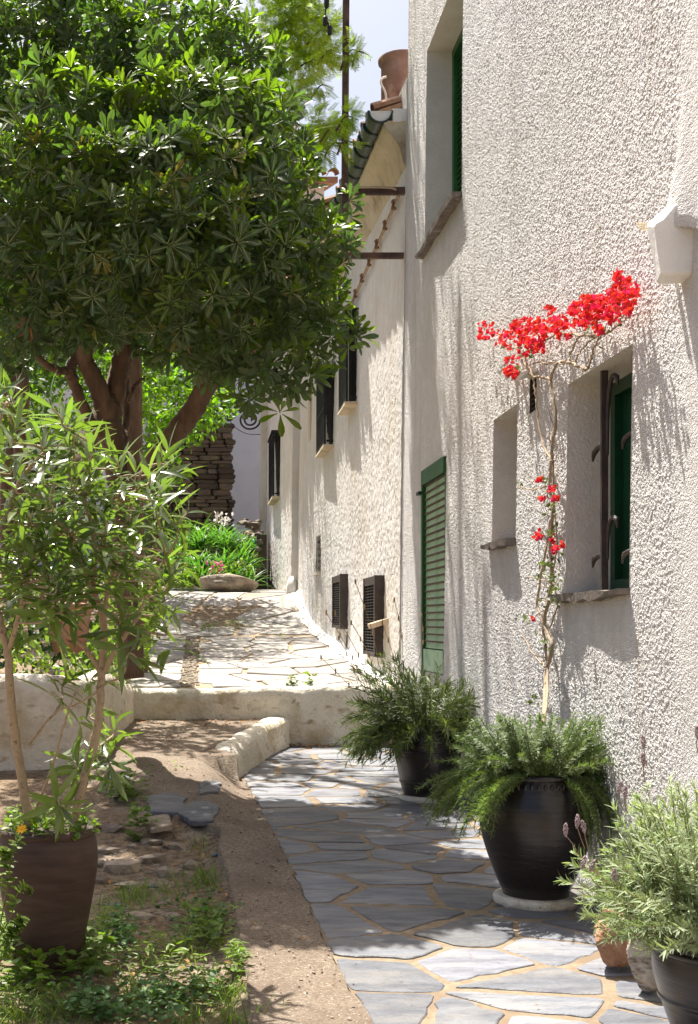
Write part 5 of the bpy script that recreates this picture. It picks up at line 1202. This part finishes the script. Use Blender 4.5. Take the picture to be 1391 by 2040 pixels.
weeds('weeds', 'green weeds and grass over the broken ground by the pot', [
 (410,1860,55,45,170,'lance'),(400,1850,70,50,60,'clover'),(410,1760,45,25,150,'grass'),(275,1790,45,20,130,'grass'),(400,1690,20,22,30,'grass'),(345,1780,30,20,50,'grass'),
 (240,1880,40,35,80,'clover'),(220,1870,40,40,40,'lance'),(170,1930,50,40,90,'round'),(60,1960,80,40,60,'round'),(40,1990,90,50,90,'lance'),(80,2030,120,30,260,'grass'),(180,2020,70,30,80,'clover'),(280,1990,70,30,110,'grass'),(330,2010,80,30,90,'clover'),(400,1980,60,35,80,'lance'),(450,1990,40,30,90,'grass'),(360,1900,60,30,120,'grass'),(300,1930,70,40,90,'lance'),(230,1830,50,40,70,'grass'),(10,1900,40,60,70,'round'),(420,2040,120,20,130,'grass'),(250,2050,120,20,60,'clover'),(470,1930,22,30,50,'lance'),(205,1850,14,60,60,'grass'),
 (245,1590,40,20,60,'round'),(265,1600,30,15,30,'lance'),(275,1665,25,20,30,'round'),(300,1545,70,15,12,'lance')], None)
up_ = lambda x, y: (x, y)
sv = ground_z
def ground_z(X, Y): return sv(X, Y)+.03
weeds('path_weeds', 'tufts of green weeds growing through the upper path', [(478,1242,14,7,70,'grass'),(470,1248,30,6,60,'lance'),(560,1274,8,3,10,'lance'),(430,1258,40,4,40,'grass'),(300,1300,10,10,20,'lance'),(450,1256,60,4,40,'clover'),(410,1259,10,3,10,'round')], None)
weeds('wall_weeds', 'small green seedlings along the foot of the riser', [(580,1481,8,2,10,'round'),(618,1481,8,2,9,'round'),(600,1482,60,3,16,'clover')], None)
# plants in the brown pot's mouth and the trailing yellow flower
uc = []; 
for k in range(520):
    a = RNG.uniform(0, 6.3); r = .21*math.sqrt(RNG.random()); q = p0+np.array((r*math.cos(a), r*math.sin(a), .55+.10*RNG.random()**2)); d = rdirs(1)*np.array([[1, 1, .5]]); uc.append(scatter(round_ if k % 3 else lance, q[None], basis(d, np.array([[0, 0, 1.]])+RNG.normal(0, .4, (1, 3))), [RNG.uniform(.4, .8)]))
uo = thing('pot_weeds', 'small weeds filling the mouth of the brown pot under the oleander', 'weeds', p0+np.array((0, 0, .55))); V, F = join(uc); tag(put('foliage', V, F, M['weed'], uo), kind='stuff')
mg = thing('trailing_plant', 'trailing plant with one yellow flower before the brown pot', 'plant', P(5, 1900, 4.75)); tps = []; stm = MB()
for pts in ([(0,1850),(15,1760),(25,1700),(42,1655)], [(-10,1880),(20,1830),(35,1780),(60,1765)], [(-10,1900),(30,1850),(45,1830)], [(-20,1800),(0,1720),(15,1690)], [(-20,1950),(20,1880),(30,1840)]):
    c = spline([P(x, y, 4.78) for x, y in pts], 8); stm.tube(c, .003, 5, False); tps.append(needles_on(c, 34, round_, 50, 90, (.55, 1.0)))
stm.put('stems', M['stemgreen'], mg); V, F = join(tps); tag(put('foliage', V, F, M['weed'], mg), kind='stuff')
V, F = whorl_tpl(12, leaf_tpl(.02, .008, [.5, 1, .8, .3], .1, .2), 60, 85); inst('flower', npmesh(V, F, M['yellow']), mg, P(43, 1653, 4.76), rotz_to(np.array([[.1, -.8, .5]]), np.array([0.]))[0])

# worn earthy patch across the upper path
ysp = np.linspace(18.9, 20.9, 30); usp = np.linspace(0, 1, 22); V = []
for y in ysp:
    a_, b_x = -.62+.08*math.sin(y*4), .95+.25*math.sin(y*3.1)
    for u in usp:
        x = a_+(b_x-a_)*u; e = min(u, 1-u)*6; e2 = min(y-18.9, 20.9-y)*3
        V.append((x, y, float(zt(y))-.012+.045*min(1, e, e2)+.05*(fbm(np.array(x*4), np.array(y*4), 70)-.5)*min(1, e, e2)))
i = np.arange(len(V)).reshape(len(ysp), len(usp))
put('soil_patch', V, np.stack([i[:-1, :-1], i[:-1, 1:], i[1:, 1:], i[1:, :-1]], -1).reshape(-1, 4), M['soil'], upp, True)
